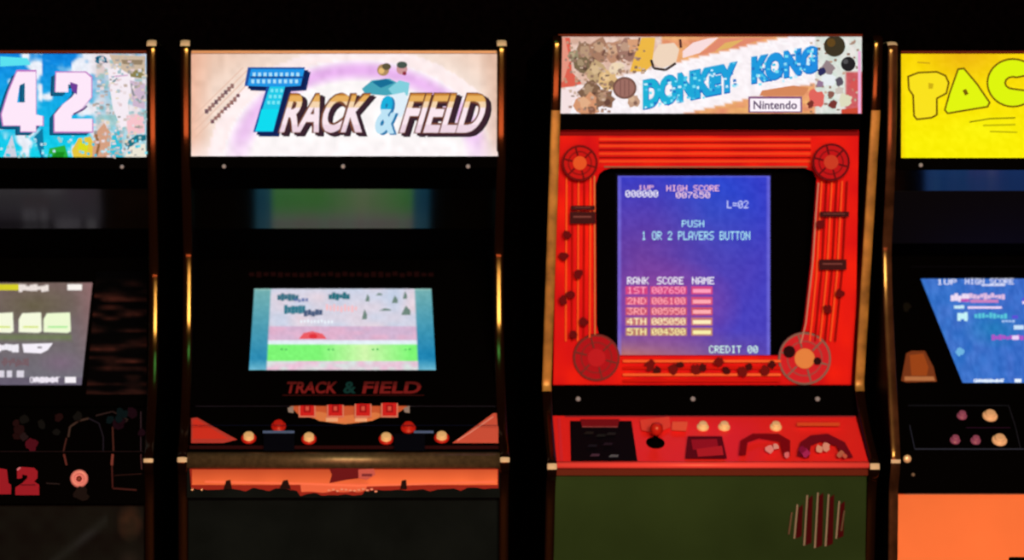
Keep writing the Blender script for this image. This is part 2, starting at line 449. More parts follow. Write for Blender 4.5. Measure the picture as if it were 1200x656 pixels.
# marquee
sl = Slope(.112, 184, .112, 62)
rt = laid_back_top(root, x0, x1, .108, 62, 183)
for px in (262.5, 402, 548.5): screw(Slope(.108, 200, .108, 184), px, 195, rt, 0.0048)
strip('marquee_spill_trim', Slope(.106, 66, .106, 58), 224, 584, 59, 62.5, 'trimpeach', root, 0.008, 0.001)  # marquee light spilling on the strip is painted into its colour
A = Art(sl, lit)
q = [(222, 61), (585, 61), (585, 184.5), (222, 184.5)]
A.back(q, 0.012)
def tfbg(px, py, u, v):
    c = (255, 250, 250)
    d = math.hypot((px - 420) / 155, (py - 190) / 118)
    if 0.80 < d < 1.02: c = mix(c, (232, 175, 238), 0.9 * math.sin((d - .80) / .22 * math.pi) * (1.15 - 0.5 * v))
    elif 1.02 <= d < 1.14: c = mix(c, (255, 235, 235), 0.8)
    elif d >= 1.14: c = mix((246, 226, 214), (232, 190, 165), min(1, (d - 1.14) * 2.2) * (1 - v * .4))
    if px < 250: c = mix(c, (238, 178, 150), min(1, (250 - px) / 28) * 0.8)
    if px > 560: c = mix(c, (220, 175, 150), min(1, (px - 560) / 24) * 0.7)
    c = mix(c, (255, 245, 248), max(0, (py - 160) / 26) * 0.6)
    n = noise(px / 7, py / 7, 3) - .5
    return tuple(max(0, x + n * 16) for x in c)
A.grid([(224, 63), (583.5, 63), (583.5, 183), (224, 183)], 120, 40, tfbg)
# diagonal slogan and lane lines at the left
for k in range(4):
    A.stroke([(228, 150 - k * 9 + 12), (300 - k * 5, 78 - k * 3 + 10)], 1.1, (232, 190, 168))
for i in range(9):
    t = i / 8; x, y = 240 + t * 30, 128 - t * 30
    A.rect(x, y, x + 4.2, y + 4.5 + 2 * hsh(i, 3), (150, 110, 105) if i % 3 else (110, 80, 90))
    A.rect(x + 7, y + 12, x + 11, y + 15.5 + 2 * hsh(i, 9), (150, 105, 100) if i % 4 else (120, 80, 90))
# runners above the ampersand: plain heads, shirts and arms
A.poly([(424, 104), (436, 94), (456, 92), (470, 99), (478, 108), (452, 112), (428, 110)], (70, 165, 185))
A.poly([(436, 96), (452, 92), (462, 97), (446, 103)], (20, 110, 150))
A.poly([(455, 104), (468, 94), (480, 97), (478, 112), (462, 114)], (130, 208, 222))
A.disc(449, 82, 7, (176, 140, 96)); A.disc(447, 83, 3.4, (232, 190, 120)); A.disc(453, 78, 5.2, (95, 85, 60), 4)
A.disc(471, 81, 6.4, (205, 150, 150)); A.disc(471, 76, 6.2, (70, 85, 75), 4); A.disc(474, 86, 2.4, (140, 40, 60))
A.poly([(455, 112), (474, 108), (480, 120), (470, 138), (456, 132)], (225, 240, 250))
# the big T
T_ = [(292, 80), (359, 80), (354, 102), (336, 103), (322, 156), (298, 156), (314, 103), (288, 102)]
off = lambda p, dx, dy: [(a + dx, b + dy) for a, b in p]
A.poly(off(T_, 5, 4), (12, 40, 95)); A.poly(off(T_, 2.5, 2), (12, 30, 80))
A.poly(off(T_, -1.5, -1.2), (30, 80, 160))
A.poly([(294, 81), (357, 81), (352, 100.5), (334, 101.5), (320, 154), (299, 154), (316, 101.5), (290, 100.5)], (30, 150, 232))
A.poly([(316, 101.5), (334, 101.5), (320, 154), (299, 154)], (25, 200, 232))
A.poly([(306.5, 128), (327, 128), (320, 153), (300, 153)], (10, 220, 240))
for y in (85, 93): 
    for i in range(9): A.rect(296 + i * 6.4 - (y - 85) * .2, y, 299.6 + i * 6.4 - (y - 85) * .2, y + 4.6, (170, 225, 250))
A.rect(293, 89.4, 356, 91.6, (15, 70, 150))
for y in (104, 111, 118):
    for i in range(3): A.rect(317 + i * 5.6 - (y - 104) * .27, y, 320.4 + i * 5.6 - (y - 104) * .27, y + 4.2, (120, 232, 245))
def tc(x, y):
    if y < 112: return (196, 128, 52)
    if y < 119: return (232, 176, 96)
    if y < 126: return (246, 214, 176)
    return (252, 232, 240) if y < 146 else (240, 215, 228)
def word(A, t, a, b):
    A.text(t, a, 109, b, 157, (50, 34, 46), .30, 0.055, dx=5.5, dy=3.5)
    A.text(t, a, 109, b, 157, (58, 34, 46), .30, 0.055, dx=3, dy=2)
    A.text(t, a, 109, b, 157, (120, 70, 50), .30, 0.06, dx=-.8, dy=-.6)
    A.text(t, a + 1, 109.5, b - 1, 155.5, tc, .30, 0.03, cuts=(112, 119, 126, 146))
word(A, 'RACK', 326, 425); word(A, 'FIELD', 467, 562)
A.text('&', 438, 112, 462, 157, (30, 120, 175), .15, 0.05, dx=3, dy=1.5)
A.text('&', 438, 112, 462, 157, lambda x, y: (25, 175, 220) if y < 128 else (190, 228, 246), .15, 0.035, cuts=(128,))
A.build('marquee', 'backlit', root)
# monitor and bezel
bz = Slope(.20, 432, .42, 337)
def holed(root, sl, outer, hole, mat, th=0.01, name='monitor_bezel'):
    bm = bmesh.new(); slab(bm, [[sl.on(*p) for p in outer], [sl.on(*p) for p in hole]], th, sl.n); return from_bm(name, bm, mat, root)
def bezel_outer(sl, x0, x1, pyt, pyb):
    out = []
    for x, py in ((x0, pyt), (x1, pyt), (x1, pyb), (x0, pyb)):
        y, z = sl.yz(py); k = F / (y - CAM.y); out.append((PX0 + x * k, PY0 - (z - CAM.z) * k))
    return out
hole = [(298, 336), (505.5, 336), (511, 433.5), (291.5, 433.5)]
bzo = holed(root, bz, bezel_outer(bz, x0, x1, 303, 471), hole, 'black')
g = Art(bz, alb, 0.0006); g.z = 1
for i in range(26):
    x = 292 + i * 8.4; g.rect(x, 318 + 2 * hsh(i, 1), x + 6, 323 + 2 * hsh(i, 2), (34, 10, 8), False)
for i in range(2): g.text(['TRACK', 'FIELD'][i], [334, 424][i], 447, [394, 492][i], 461, lambda x, y: (128, 30, 26) if y > 452 else (96, 24, 20), .2, .03, cuts=(452,))
g.text('&', 402, 447, 417, 461, (20, 52, 44), .1, .03)
g.rect(331, 462.5, 497, 463.5, (62, 16, 12)); g.build('bezel_artwork', 'print', root)
sc = Slope(.20, 432, .42, 337); sc.a = sc.a - sc.n * 0.006
A = Art(sc, lit)
hq = [(295, 333), (508, 333), (514, 436), (289, 436)]
A.back(hq, 0.02)
def tfs(px, py, u, v):
    if u < .095 or u > .905:
        c = mix((120, 178, 178), (28, 132, 178), v if u < .5 else min(1, v * 1.25)); c = mix(c, (178, 225, 228), max(0, v - .86) * 4) ; 
        if v < .05: c = mix(c, (160, 205, 195), .7)
    elif v < .47: c = mix((196, 210, 232), (238, 214, 222), noise(px / 22, py / 12, 2) * .8 + v * .3)
    elif v < .64: c = mix((205, 180, 210), (228, 178, 205), noise(px / 10, py / 5, 4))
    elif v < .70: c = (228, 240, 248)
    elif v < .9: c = mix((126, 246, 118), (232, 248, 190), max(0, 1 - abs(u - .62) / .25) * .8)
    else: c = mix((214, 232, 226), (236, 190, 214), noise(px / 9, py / 4, 6))
    n = (noise(px / 3, py / 3, 8) - .5) * 14
    return tuple(min(255, max(0, x + n)) for x in c)
A.grid([(298, 336), (505.5, 336), (511, 433.5), (291.5, 433.5)], 100, 60, tfs)
def blocks(A, x0, y0, x1, y1, col, seed, n=None, gap=.25):
    n = n or max(1, int((x1 - x0) / 4)); w_ = (x1 - x0) / n; A.layer()
    for i in range(n):
        a = hsh(i, seed) * .35; b = hsh(i, seed + 3) * .3
        A.rect(x0 + i * w_, y0 + (y1 - y0) * a, x0 + (i + 1 - gap) * w_, y1 - (y1 - y0) * b, col, False)
blocks(A, 325, 343, 350, 353, (50, 110, 130), 1, gap=.05); blocks(A, 345, 349, 362, 354, (90, 110, 170), 2)
blocks(A, 333, 356, 358, 370, (40, 120, 140), 3, gap=.05); blocks(A, 356, 362, 378, 371, (70, 90, 125), 4, gap=.05)
blocks(A, 385, 342, 410, 352, (30, 110, 125), 5, gap=.05)
for (x, y, a, b) in ((428, 344, 5, 9), (424, 362, 6, 12), (459, 346, 7, 9), (472, 341, 5, 9), (470, 358, 11, 11), (440, 343, 8, 3), (444, 361, 14, 3)):
    A.poly([(x, y + b), (x + a * .3, y + b * .4), (x + a * .5, y), (x + a, y + b * .5), (x + a, y + b)], (110, 135, 125))
blocks(A, 382, 356, 420, 366, (250, 190, 195), 7, gap=.4); blocks(A, 352, 374, 392, 379, (240, 248, 255), 8, gap=.5)
A.poly([(350, 397), (356, 390), (366, 388), (378, 391), (383, 397)], (236, 92, 100)); A.disc(367, 394, 5, (225, 50, 60), 3)
for x in (333, 388, 440, 478): blocks(A, x - 4, 408, x + 6, 411, (80, 190, 90), int(x), gap=.5)
A.build('monitor', 'crt', root)
# control panel
cp = Slope(.022, 530, .135, 475)
cpo = panel('control_panel', cp, x0, x1, 529.5, 475, 'black', root, 0.008)
A = Art(cp, alb, 0.0006); A.z = 1
A.rect(229, 474.3, 343, 476.2, (62, 60, 62)); A.rect(477, 474.3, 582, 476.2, (62, 60, 62))
A.poly([(224, 490), (231, 489), (256, 503), (278, 515), (262, 519), (224, 519)], (196, 60, 44))
A.poly([(226, 493), (230, 491), (250, 503), (268, 514), (226, 514)], (226, 52, 32))
A.poly([(578, 484), (584, 484), (584, 519), (530, 519), (548, 506)], (222, 86, 58))
A.stroke([(536, 516), (552, 506), (578, 488)], 1.5, (236, 140, 110)); A.rect(222, 522, 584, 526, (46, 12, 10))
A.poly([(340, 476), (350, 486), (362, 489), (404, 497), (446, 489), (466, 484), (478, 476), (466, 472), (350, 472)], (222, 96, 50))
A.poly([(360, 486), (374, 493), (404, 497), (436, 493), (452, 486), (440, 483), (404, 487), (372, 482)], (240, 130, 70))
for x in (388, 422): A.rect(x - 6, 489, x + 8, 494, (250, 176, 120))
for x in (338, 474): A.poly([(x - 1, 478), (x + 6, 475), (x + 6, 484), (x, 483)], (160, 130, 110))
for i, x in enumerate((350, 383, 415.5, 446.5)):
    A.rect(x, 469.5, x + 20, 489, (238, 130, 96)); A.rect(x + 1.8, 470, x + 18.2, 487, (226, 36, 30))
    A.rect(x + 6, 474, x + 14, 483, (176, 20, 22)); A.rect(x + 8, 476, x + 12, 481, (236, 90, 66))
for x0_, x1_ in ((308, 345), (485, 508)): A.rect(x0_, 504.5, x1_, 507.5, (84, 92, 112))
for x0_ in (309, 462): A.rect(x0_, 508, x0_ + 36, 528, (7, 6, 10))
A.rect(222, 498, 584, 498.6, (14, 16, 30)); A.build('control_panel_artwork', 'print', cpo)
for px, py in ((291.5, 514), (362, 515), (452.5, 515), (517.5, 513.5)): button(cp, px, py, cpo, 'cream', 0.0125, 'redplastic')
for px, py in ((326.5, 500), (478.5, 502)): button(cp, px, py, cpo, 'redplastic', 0.0125)
# rolled metal nose, orange apron
bm = bmesh.new(); prof = [(.024, 529.2), (.019, 530.0), (.013, 531.5), (.009, 534), (.007, 538), (.007, 543), (.010, 547.5), (.016, 549)]
prof = [(y, zat(p, y)) for y, p in prof]
a = [bm.verts.new((x0, y, z)) for y, z in prof]; b = [bm.verts.new((x1, y, z)) for y, z in prof]
a.append(bm.verts.new((x0, .03, prof[-1][1]))); b.append(bm.verts.new((x1, .03, prof[-1][1])))
for i in range(len(a) - 1): bm.faces.new([a[i], b[i], b[i + 1], a[i + 1]])
bm.faces.new(a); bm.faces.new(list(reversed(b))); bm.faces.new([a[0], a[-1], b[-1], b[0]])
from_bm('metal_nose', bm, 'olive', root, True)
ap = Slope(.018, 582, .018, 546)
apo = panel('apron', ap, x0, x1, 583, 546, 'charcoal', root, 0.012)
A = Art(ap, alb, 0.0006); A.z = 1
low = [(x, 571 + 4.5 * noise(x / 9, 0, 4) + (6 if 350 < x < 425 else 0)) for x in range(584, 221, -4)]
A.poly([(222, 546), (584, 546)] + low, (150, 36, 22))
low2 = [(x, 567.5 + 4 * noise(x / 9, 0, 4) + (6 if 350 < x < 425 else 0)) for x in range(582, 225, -4)]
A.grid([(225, 550), (583, 550), (583, 568), (225, 568)], 60, 4, lambda px, py, u, v: mix((176, 66, 34), (242, 108, 56), min(1, .25 + v * .9) * (.75 + .25 * noise(px / 20, 1, 2)) + (.15 if px > 430 else 0)))
A.poly([(352, 566), (432, 566)] + [(x, 574.5 + 3 * noise(x / 7, 2, 4)) for x in range(428, 351, -5)], (232, 100, 60))
A.stroke([(240, 564.5), (350, 566.5), (420, 569), (580, 564.5)], 2.6, (255, 112, 70))
A.poly([(386, 549), (424, 547), (422, 560), (406, 562), (386, 566), (389, 556)], (104, 18, 20))
A.poly([(420, 550), (438, 549), (440, 556), (430, 562), (420, 560)], (196, 84, 66)); A.rect(424, 555, 436, 558, (120, 40, 40))
for x, r in ((267, 5), (334, 7), (473, 4)): A.poly([(x - r, 573), (x - 2, 563), (x + 3, 562), (x + r, 573)], (30, 10, 8))
for i, x in enumerate(range(384, 440, 5)): A.rect(x, 572 + 3 * hsh(i, 4), x + 3, 574 + 3 * hsh(i, 4), (236, 140, 100))
A.build('apron_artwork', 'print', apo)
screw(ap, 225.5, 573.5, apo, 0.003, 'steel'); screw(ap, 236.5, 573.5, apo, 0.003, 'steel')
bm = bmesh.new(); box(bm, x0, x1, .06, .075, .04, zat(580, .06)); from_bm('front_panel', bm, 'charcoal', root)

# ================================================================== 2. the red cabinet
P_RED = [(.042, 43), (.035, 46), (.034, 55), (.038, 90), (.046, 132), (.10, 280), (.157, 436), (.162, 446), (.160, 455), (.125, 484), (.058, 518), (.010, 539), (0, 547), (.004, 556), (.026, 566), (.032, 600)]
LEAN = 0.016
root, x0, x1 = cabinet(0.7587, P_RED, 'upright arcade cabinet with red bezel, tall blue screen and dark green front', LEAN, [('mold', zat(127, .05)), ('goldsheen', zat(458, .16)), ('mold', -9)], [(zat(550.5, 0), zat(543.5, 0))])
sl = Slope(.056, 133, .056, 43)
A = Art(sl, lit)
A.back([(653.5, 41.5), (1012, 41.5), (1012, 134.5), (653.5, 134.5)], 0.012)
def dkbg(px, py, u, v):
    d = py - (112 - (px - 760) * .235)      # distance below the slanting banner's middle
    c = (222, 148, 112)
    n = noise(px / 11, py / 4, 5)
    c = mix((226, 138, 106), (240, 182, 112), n)
    if px < 775: c = mix((238, 214, 204), (214, 170, 150), noise(px / 9, py / 8, 9))
    if abs(d) < 31: c = (252, 244, 248)
    if px > 955: c = mix((206, 224, 212), (236, 230, 226), noise(px / 8, py / 8, 3))
    if px > 992 and py > 85: c = (204, 92, 96)
    m = (noise(px / 3, py / 3, 11) - .5) * 22
    return tuple(min(255, max(0, k + m)) for k in c)
A.grid([(655.5, 43), (1010, 43), (1010, 133), (655.5, 133)], 120, 34, dkbg)
A.clip = (655.5, 43, 1010, 133)
# left: plain rocks, barrels and foliage in browns
A.poly([(656, 44), (668, 44), (670, 84), (682, 98), (672, 101), (656, 103)], (222, 96, 78))
A.poly([(656, 44), (662, 44), (668, 70), (660, 96), (656, 96)], (232, 150, 130))
A.poly([(656, 106), (690, 100), (700, 112), (672, 118), (668, 133), (656, 133)], (246, 226, 226))
rocks = [(690, 66, 17, (150, 116, 92)), (704, 58, 13, (168, 124, 100)), (721, 62, 13, (190, 140, 112)), (735, 58, 12, (160, 118, 104)), (682, 76, 10, (122, 104, 78)), (700, 84, 12, (196, 166, 124)),
         (712, 94, 12, (222, 184, 128)), (692, 108, 13, (128, 96, 74)), (708, 116, 12, (138, 100, 78)), (688, 124, 14, (214, 150, 112)), (742, 118, 8, (196, 156, 130)), (672, 66, 7, (150, 140, 110)), (723, 80, 9, (236, 214, 184))]
for i, (x, y, r, c) in enumerate(rocks):
    A.poly(wob(x, y, r, i * 7), c)
    A.poly(wob(x - r * .2, y - r * .25, r * .45, i * 7 + 3), mix(c, (250, 220, 180), .35)); A.poly(wob(x + r * .35, y + r * .35, r * .3, i * 7 + 4), mix(c, (70, 40, 40), .5))
A.disc(732, 103, 14, (120, 82, 72), 13); A.disc(732, 103, 11.5, (158, 110, 100), 10.5)
for k in (-5, 0, 5): A.stroke([(732 + k, 94), (732 + k, 112)], 1.2, (128, 86, 78))
A.poly([(752, 44), (768, 44), (764, 76), (756, 84), (738, 84), (744, 64)], (238, 184, 70))
A.poly([(735, 46), (749, 46), (747, 60), (738, 62)], (216, 158, 120)); A.stroke([(749.5, 44), (748, 54)], 2, (90, 50, 40))
A.poly([(766, 62), (772, 52), (790, 50), (796, 58), (792, 74), (776, 80), (764, 74)], (240, 214, 190)); A.stroke([(763, 70), (766, 80), (780, 82), (792, 74)], 3, (62, 48, 44))
A.stroke([(797, 46), (798, 56)], 3, (90, 52, 46)); A.poly([(800, 60), (812, 50), (830, 45), (842, 44), (820, 62), (800, 68)], (250, 222, 222))
A.poly([(842, 45), (900, 44), (860, 56), (820, 64)], (226, 138, 110)); A.poly([(850, 50), (872, 46), (856, 56), (838, 60)], (226, 178, 100))
for i in range(260):
    l = i % 4; x = (660 + 96 * hsh(i, 321)) if l else (946 + 58 * hsh(i, 321)); y = 46 + 84 * hsh(i, 322)
    if x > 715 and x < 800 and y > 85: continue
    A.rect(x, y, x + 1.8 + 2.4 * hsh(i, 323), y + 1.5 + 2 * hsh(i, 324), mix([(120, 90, 76), (206, 160, 130), (236, 214, 196), (160, 120, 110), (90, 76, 60)][i % 5], (176, 140, 118), .5), i == 0)
# banner lettering, climbing to the right
def dkc(x, y):
    return mix((28, 178, 214), (30, 140, 226), max(0, min(1, (x - 760) / 200)))
def banner(t, a, yb, b, h, rise):
    A.text(t, a, yb - h, b, yb, (150, 205, 235), 0, .09, rise=rise)
    A.text(t, a, yb - h, b, yb, (20, 110, 196), 0, .085, rise=rise, dx=.6, dy=.6)
    A.text(t, a + .5, yb - h + 1, b - .5, yb - 1, dkc, 0, .065, rise=rise)
banner('DONKEY', 753, 129, 864, 36, 22); banner('KONG', 880, 99, 958, 33, 14)
for i in range(120):
    x = 754 + 204 * hsh(i, 21); 
    if 864 < x < 880: continue
    yc = 112 - (x - 760) * .235 + 1; y = yc + (hsh(i, 22) - .5) * 34
    A.rect(x, y, x + 2.2 + 2 * hsh(i, 25), y + 2 + 1.5 * hsh(i, 26), [(120, 226, 246), (30, 120, 200), (80, 200, 236), (200, 240, 255)][i % 4], i == 0)
# maker's plate
A.poly([(877, 113), (940, 113), (940, 132), (877, 132)], (132, 84, 128)); A.rect(879, 115.5, 938, 130.5, (255, 244, 252))
A.text('Nintendo', 883, 118, 934, 128, (92, 70, 104), 0, .02)
# right: round dark balls, plain blocks and a basket
A.disc(978, 54, 12.5, (60, 52, 36)); A.disc(974, 50, 5, (98, 70, 30)); A.disc(994, 75, 8.5, (34, 34, 36)); A.disc(991, 72, 3, (80, 80, 82))
for i, (x, y, r, c) in enumerate(((970, 80, 8, (150, 132, 136)), (963, 84, 5, (44, 44, 92)), (971, 94, 8, (232, 238, 242)), (984, 96, 5, (90, 82, 96)), (961, 98, 4, (150, 120, 150)), (956, 116, 10, (226, 102, 94)), (974, 110, 4, (140, 90, 80)), (976, 122, 5, (120, 52, 48)), (990, 118, 8, (222, 220, 190)), (984, 106, 5, (206, 196, 186)), (950, 122, 4, (120, 50, 44)), (1002, 100, 6, (214, 86, 84)))):
    A.poly(wob(x, y, r, i * 11 + 90), c)
A.poly([(986, 128), (1008, 126), (1008, 133), (986, 133)], (206, 74, 52)); A.poly([(893, 106), (930, 100), (948, 103), (942, 112), (890, 112)], (214, 136, 92))
A.rect(1005.5, 60, 1009, 133, (240, 176, 216))
A.build('marquee', 'backlit', root)
strip('marquee_spill_trim', Slope(.05, 46, .05, 40), 654, 1011, 39.8, 42.6, 'trimred', root, 0.008, 0.001)  # red spill of marquee light put into the strip's colour
rb = Slope(.062, 153, .050, 134)
strip('marquee_retainer', rb, 655, 1009, 134, 152.5, 'black', root, 0.02, 0.002)
bz = Slope(.205, 451, .085, 152)
outer = [(653.5, 152), (1006.5, 152), (1002, 451), (648, 451)]
hole = [(716, 197), (944, 197), (953, 201), (957, 210), (955, 240), (950, 310), (942, 380), (935, 408), (930, 417), (726, 417), (712, 412), (703, 398), (699, 380), (698.5, 300), (698, 216), (702, 204), (708, 199)]
holed(root, bz, outer, hole, principled('red_bezel_backing', alb((214, 14, 14)), 0.5, spec=.03), 0.008)
A = Art(bz, alb, 0.0005); A.z = 1
def redn(px, py, u, v):
    c = mix((206, 16, 20), (244, 34, 14), noise(px / 16, py / 22, 5)); return c
bands = [[(654, 153), (1006, 153), (1006, 196), (654, 196)], [(653, 196), (698, 196), (697, 450), (649, 450)], [(958, 196), (1005.5, 196), (1002, 450), (944, 450)], [(697, 418), (944, 418), (944, 450), (697, 450)]]
for i, b_ in enumerate(bands):
    A.z = 1; A.grid(b_, 20, 20, redn)
A.z = 3
A.poly([(655, 153), (1006, 153), (1006, 159), (655, 159)], (128, 12, 12))
for k, y in enumerate((163, 171, 180, 189)): A.stroke([(702, y), (950, y)], 3, (240, 66, 26))
for y in (167, 175.5, 184.5): A.stroke([(702, y), (950, y)], 1.4, (140, 14, 10))
A.stroke([(708, 195.5), (946, 195.5)], 1.6, (150, 96, 62))
for k in range(5):
    x = 664 + k * 7; A.stroke([(x, 208), (x - .5, 300), (x - 1, 400)], 2, (250, 84, 26) if k % 2 == 0 else (176, 14, 8))
A.stroke([(696.6, 206), (697, 300), (697.2, 392)], 1.6, (214, 116, 56))
for k in range(6):
    x = 963 + k * 6; A.stroke([(x, 212), (x - 6, 320), (x - 14, 400)], 2, (252, 82, 30) if k % 2 == 0 else (150, 14, 10))
A.stroke([(959.2, 214), (957, 240), (952.3, 310), (944.2, 380), (938.5, 402)], 1.8, (196, 120, 90))
for k, y in enumerate((423, 431, 439, 446)): A.stroke([(730, y), (915, y)], 3, (250, 96, 40) if k % 2 == 0 else (206, 22, 10))
for i in range(6):
    x = 762 + i * 27; A.poly(wob(x, 430 + 12 * (hsh(i, 31) - .5), 6, i + 200), (110, 18, 14)); A.poly(wob(x + 8, 424 + 16 * hsh(i, 33), 4.5, i + 230), (70, 16, 14))
for (x, y, w_, h_) in ((669, 241, 28, 5), (668, 248, 30, 14), (961, 248, 34, 6), (960, 304, 32, 12)): A.rect(x, y, x + w_, y + h_, (64, 22, 20)); A.rect(x + 4, y + h_ * .35, x + w_ - 5, y + h_ * .5, (120, 60, 50))
for i, (x, y) in enumerate(((661, 300), (678, 321), (668, 345), (660, 352), (672, 392), (684, 377), (962, 262), (970, 362), (664, 275), (984, 344))): A.poly(wob(x, y, 5, i + 300), (104, 14, 14))
def emblem(x, y, r, rim, face, mid):
    A.disc(x, y, r, rim); A.disc(x, y, r - 2.5, face); A.ring(x, y, r * .68, 1.8, mix(rim, face, .4)); A.disc(x, y, r * .38, mid)
    for k in range(6):
        a = R(k * 60 + 15); A.stroke([(x + r * .42 * math.cos(a), y + r * .42 * math.sin(a)), (x + r * .9 * math.cos(a), y + r * .9 * math.sin(a))], 2, rim)
emblem(679.5, 191, 21, (112, 18, 16), (196, 22, 18), (226, 84, 34)); emblem(974, 190, 22, (100, 16, 18), (190, 20, 22), (200, 60, 34))
A.build('bezel_artwork', 'print', root)
A = Art(Slope(.197, 451, .077, 152), alb, 0.0005)
def solid_disc(x, y, r):
    A.back([(x + r * math.cos(R(a)), y + r * math.sin(R(a))) for a in range(0, 360, 12)], 0.006, (90, 20, 16))
solid_disc(699, 419, 27.5); emblem(699, 419, 27.5, (122, 44, 34), (174, 20, 24), (190, 28, 30)); A.build('corner_emblem', 'print', root)
A = Art(Slope(.197, 451, .077, 152), alb, 0.0005); solid_disc(943, 420, 31)
emblem(943, 420, 31, (134, 92, 72), (206, 34, 36), (226, 132, 62)); A.disc(925, 412, 7, (40, 12, 12)); A.disc(958, 423, 4.5, (44, 16, 14)); A.build('corner_emblem', 'print', root)
sc = Slope(.26, 451, .14, 152)
A = Art(sc, lit); 
panel_q = [(690, 190), (965, 190), (960, 428), (690, 428)]
bm = bmesh.new(); slab(bm, [[sc.on(*p) for p in panel_q]], 0.006, sc.n); from_bm('monitor_mask', bm, 'black', root)
sc = Slope(.252, 451, .132, 152); A = Art(sc, lit)
A.back([(722, 204), (904, 204), (904, 418), (722, 418)], 0.008, (6, 6, 20))
def dks(px, py, u, v):
    c = mix((50, 60, 200), (76, 64, 186), v)
    c = mix(c, (30, 84, 216), max(0, 1 - math.hypot(u - .6, (v - .22)) / .4) * .8)
    c = mix(c, (120, 62, 150), max(0, 1 - math.hypot((u - .15) / .9, (v - .45) / .5)) * .8)
    c = mix(c, (170, 72, 150), max(0, 1 - math.hypot((u - .28) / .55, (v - .74) / .3)) * .95)
    c = mix(c, (196, 120, 110), max(0, (v - .86) / .14) * max(0, 1 - u * .9))
    if u < .025 or v < .012 or u > .975: c = mix(c, (126, 120, 226), .6)
    n = (noise(px / 4, py / 4, 8) - .5) * 12
    return tuple(min(255, max(0, k + n)) for k in c)
A.grid([(724, 206), (902.5, 206), (902.5, 416), (724, 416)], 70, 80, dks)
W = (250, 246, 255); PK = (255, 196, 214); CY = (176, 234, 250)
A.pix('1UP', 748, 217, 766, 222, PK); A.pix('000000', 733, 223, 771, 231, W)
A.pix('HIGH SCORE', 781, 217, 843, 224, PK); A.pix('007650', 792, 225, 832, 232, (255, 214, 224))
A.pix('L=02', 852, 235, 877, 244, (200, 206, 255))
A.pix('PUSH', 799, 258, 825, 266, CY); A.pix('1 OR 2 PLAYERS BUTTON', 752, 271, 879, 281, CY)
for t, a, b in (('RANK', 735, 760), ('SCORE', 770, 801), ('NAME', 811, 837)): A.pix(t, a, 324.5, b, 333, W)
rows = [('1ST', '007650', 336), ('2ND', '006100', 348.5), ('3RD', '005950', 360.5), ('4TH', '005050', 372.5), ('5TH', '004300', 384.5)]
for i, (r_, s_, y) in enumerate(rows):
    c = [(255, 160, 190), (255, 170, 180), (255, 176, 180), (255, 240, 190), (250, 240, 170)][i]
    glow_ = [(214, 70, 130), (214, 80, 120), (206, 84, 110), (200, 120, 120), (190, 130, 110)][i]
    for a, b in ((734, 758), (763, 804), (811, 834)): A.rect(a - 1, y - .6, b + 1, y + 8.8, glow_)  # tinted rectangles paint the text's glow behind each row
    A.pix(r_, 735, y, 757, y + 8, c); A.pix(s_, 764, y, 803, y + 8, c); A.pix('---', 812, y + 0, 833, y + 8, c)
    A.rect(812, y + 2.5, 833, y + 7, c); 
A.pix('CREDIT 00', 831, 405, 888, 413.5, (214, 248, 236))
A.build('monitor', 'crt', root)
gb = Slope(.165, 487, .195, 451)
gbo = strip('glass_retainer', gb, 648, 1003, 451, 487, 'black', root, 0.01, 0.002)
for px in (677.5, 812, 958): screw(gb, px, 467.5, gbo, 0.0055)
cp = Slope(.022, 541, .155, 487)
cpo = strip('control_panel', cp, 653.5, 1003, 487, 541, 'redpanel', root, 0.008, 0)
# widen the panel towards the player so that its sides stay parallel to the cabinet
me = cpo.data
bm = bmesh.new()
def inner(sl, x, py): y, z = sl.yz(py); return Vector((x + LEAN * (z - .89), y, z))
slab(bm, [[inner(cp, x0, 541), inner(cp, x1, 541), inner(cp, x1, 487), inner(cp, x0, 487)]], 0.008, cp.n)
bmesh.ops.recalc_face_normals(bm, faces=bm.faces); me.clear_geometry(); bm.to_mesh(me); bm.free()
A = Art(cp, alb, 0.0006); A.z = 1
A.stroke([(662, 487.8), (1002, 487.8)], 1.6, (150, 40, 40)); A.stroke([(655, 490), (658, 540)], 4, (226, 40, 40))
A.poly([(668, 493), (740, 493), (747, 540), (669, 540)], (9, 6, 7))
A.poly([(680, 491), (726, 491), (724, 499.5), (682, 499.5)], (122, 18, 20)); A.stroke([(682, 500), (724, 500)], 1, (160, 70, 60))
for i, (x, y, c) in enumerate(((690, 507, (34, 26, 20)), (704, 510, (30, 28, 22)), (716, 508, (34, 28, 24)), (694, 522, (26, 22, 24)), (712, 520, (36, 22, 26)), (697, 533, (74, 44, 50)), (719, 534, (92, 84, 78)))):
    A.poly([(x - 6, y + 1.6), (x - 3, y - 1.6), (x + 6, y - 1.3), (x + 5, y + 1.4)], c)
A.poly([(750, 492), (784, 488), (786, 500), (770, 508), (752, 504)], (240, 66, 44)); A.poly([(788, 494), (806, 494), (804, 505), (787, 504)], (244, 84, 50))
A.poly([(806, 511), (846, 511), (852, 537), (803, 537)], (96, 10, 18)); A.poly([(810, 515), (840, 514), (842, 524), (812, 527)], (160, 20, 30)); A.poly([(816, 526), (846, 522), (848, 533), (818, 535)], (190, 30, 34))
A.poly([(866, 533), (868, 516), (882, 508), (912, 508), (926, 516), (926, 534), (918, 534), (914, 517), (890, 513), (876, 518), (874, 533)], (130, 10, 14))
A.poly([(934, 534), (938, 518), (950, 510), (970, 508), (990, 518), (1000, 536), (988, 536), (980, 522), (962, 517), (950, 522), (948, 536)], (116, 14, 22))
A.stroke([(934, 497), (984, 497)], 4, (232, 76, 30))
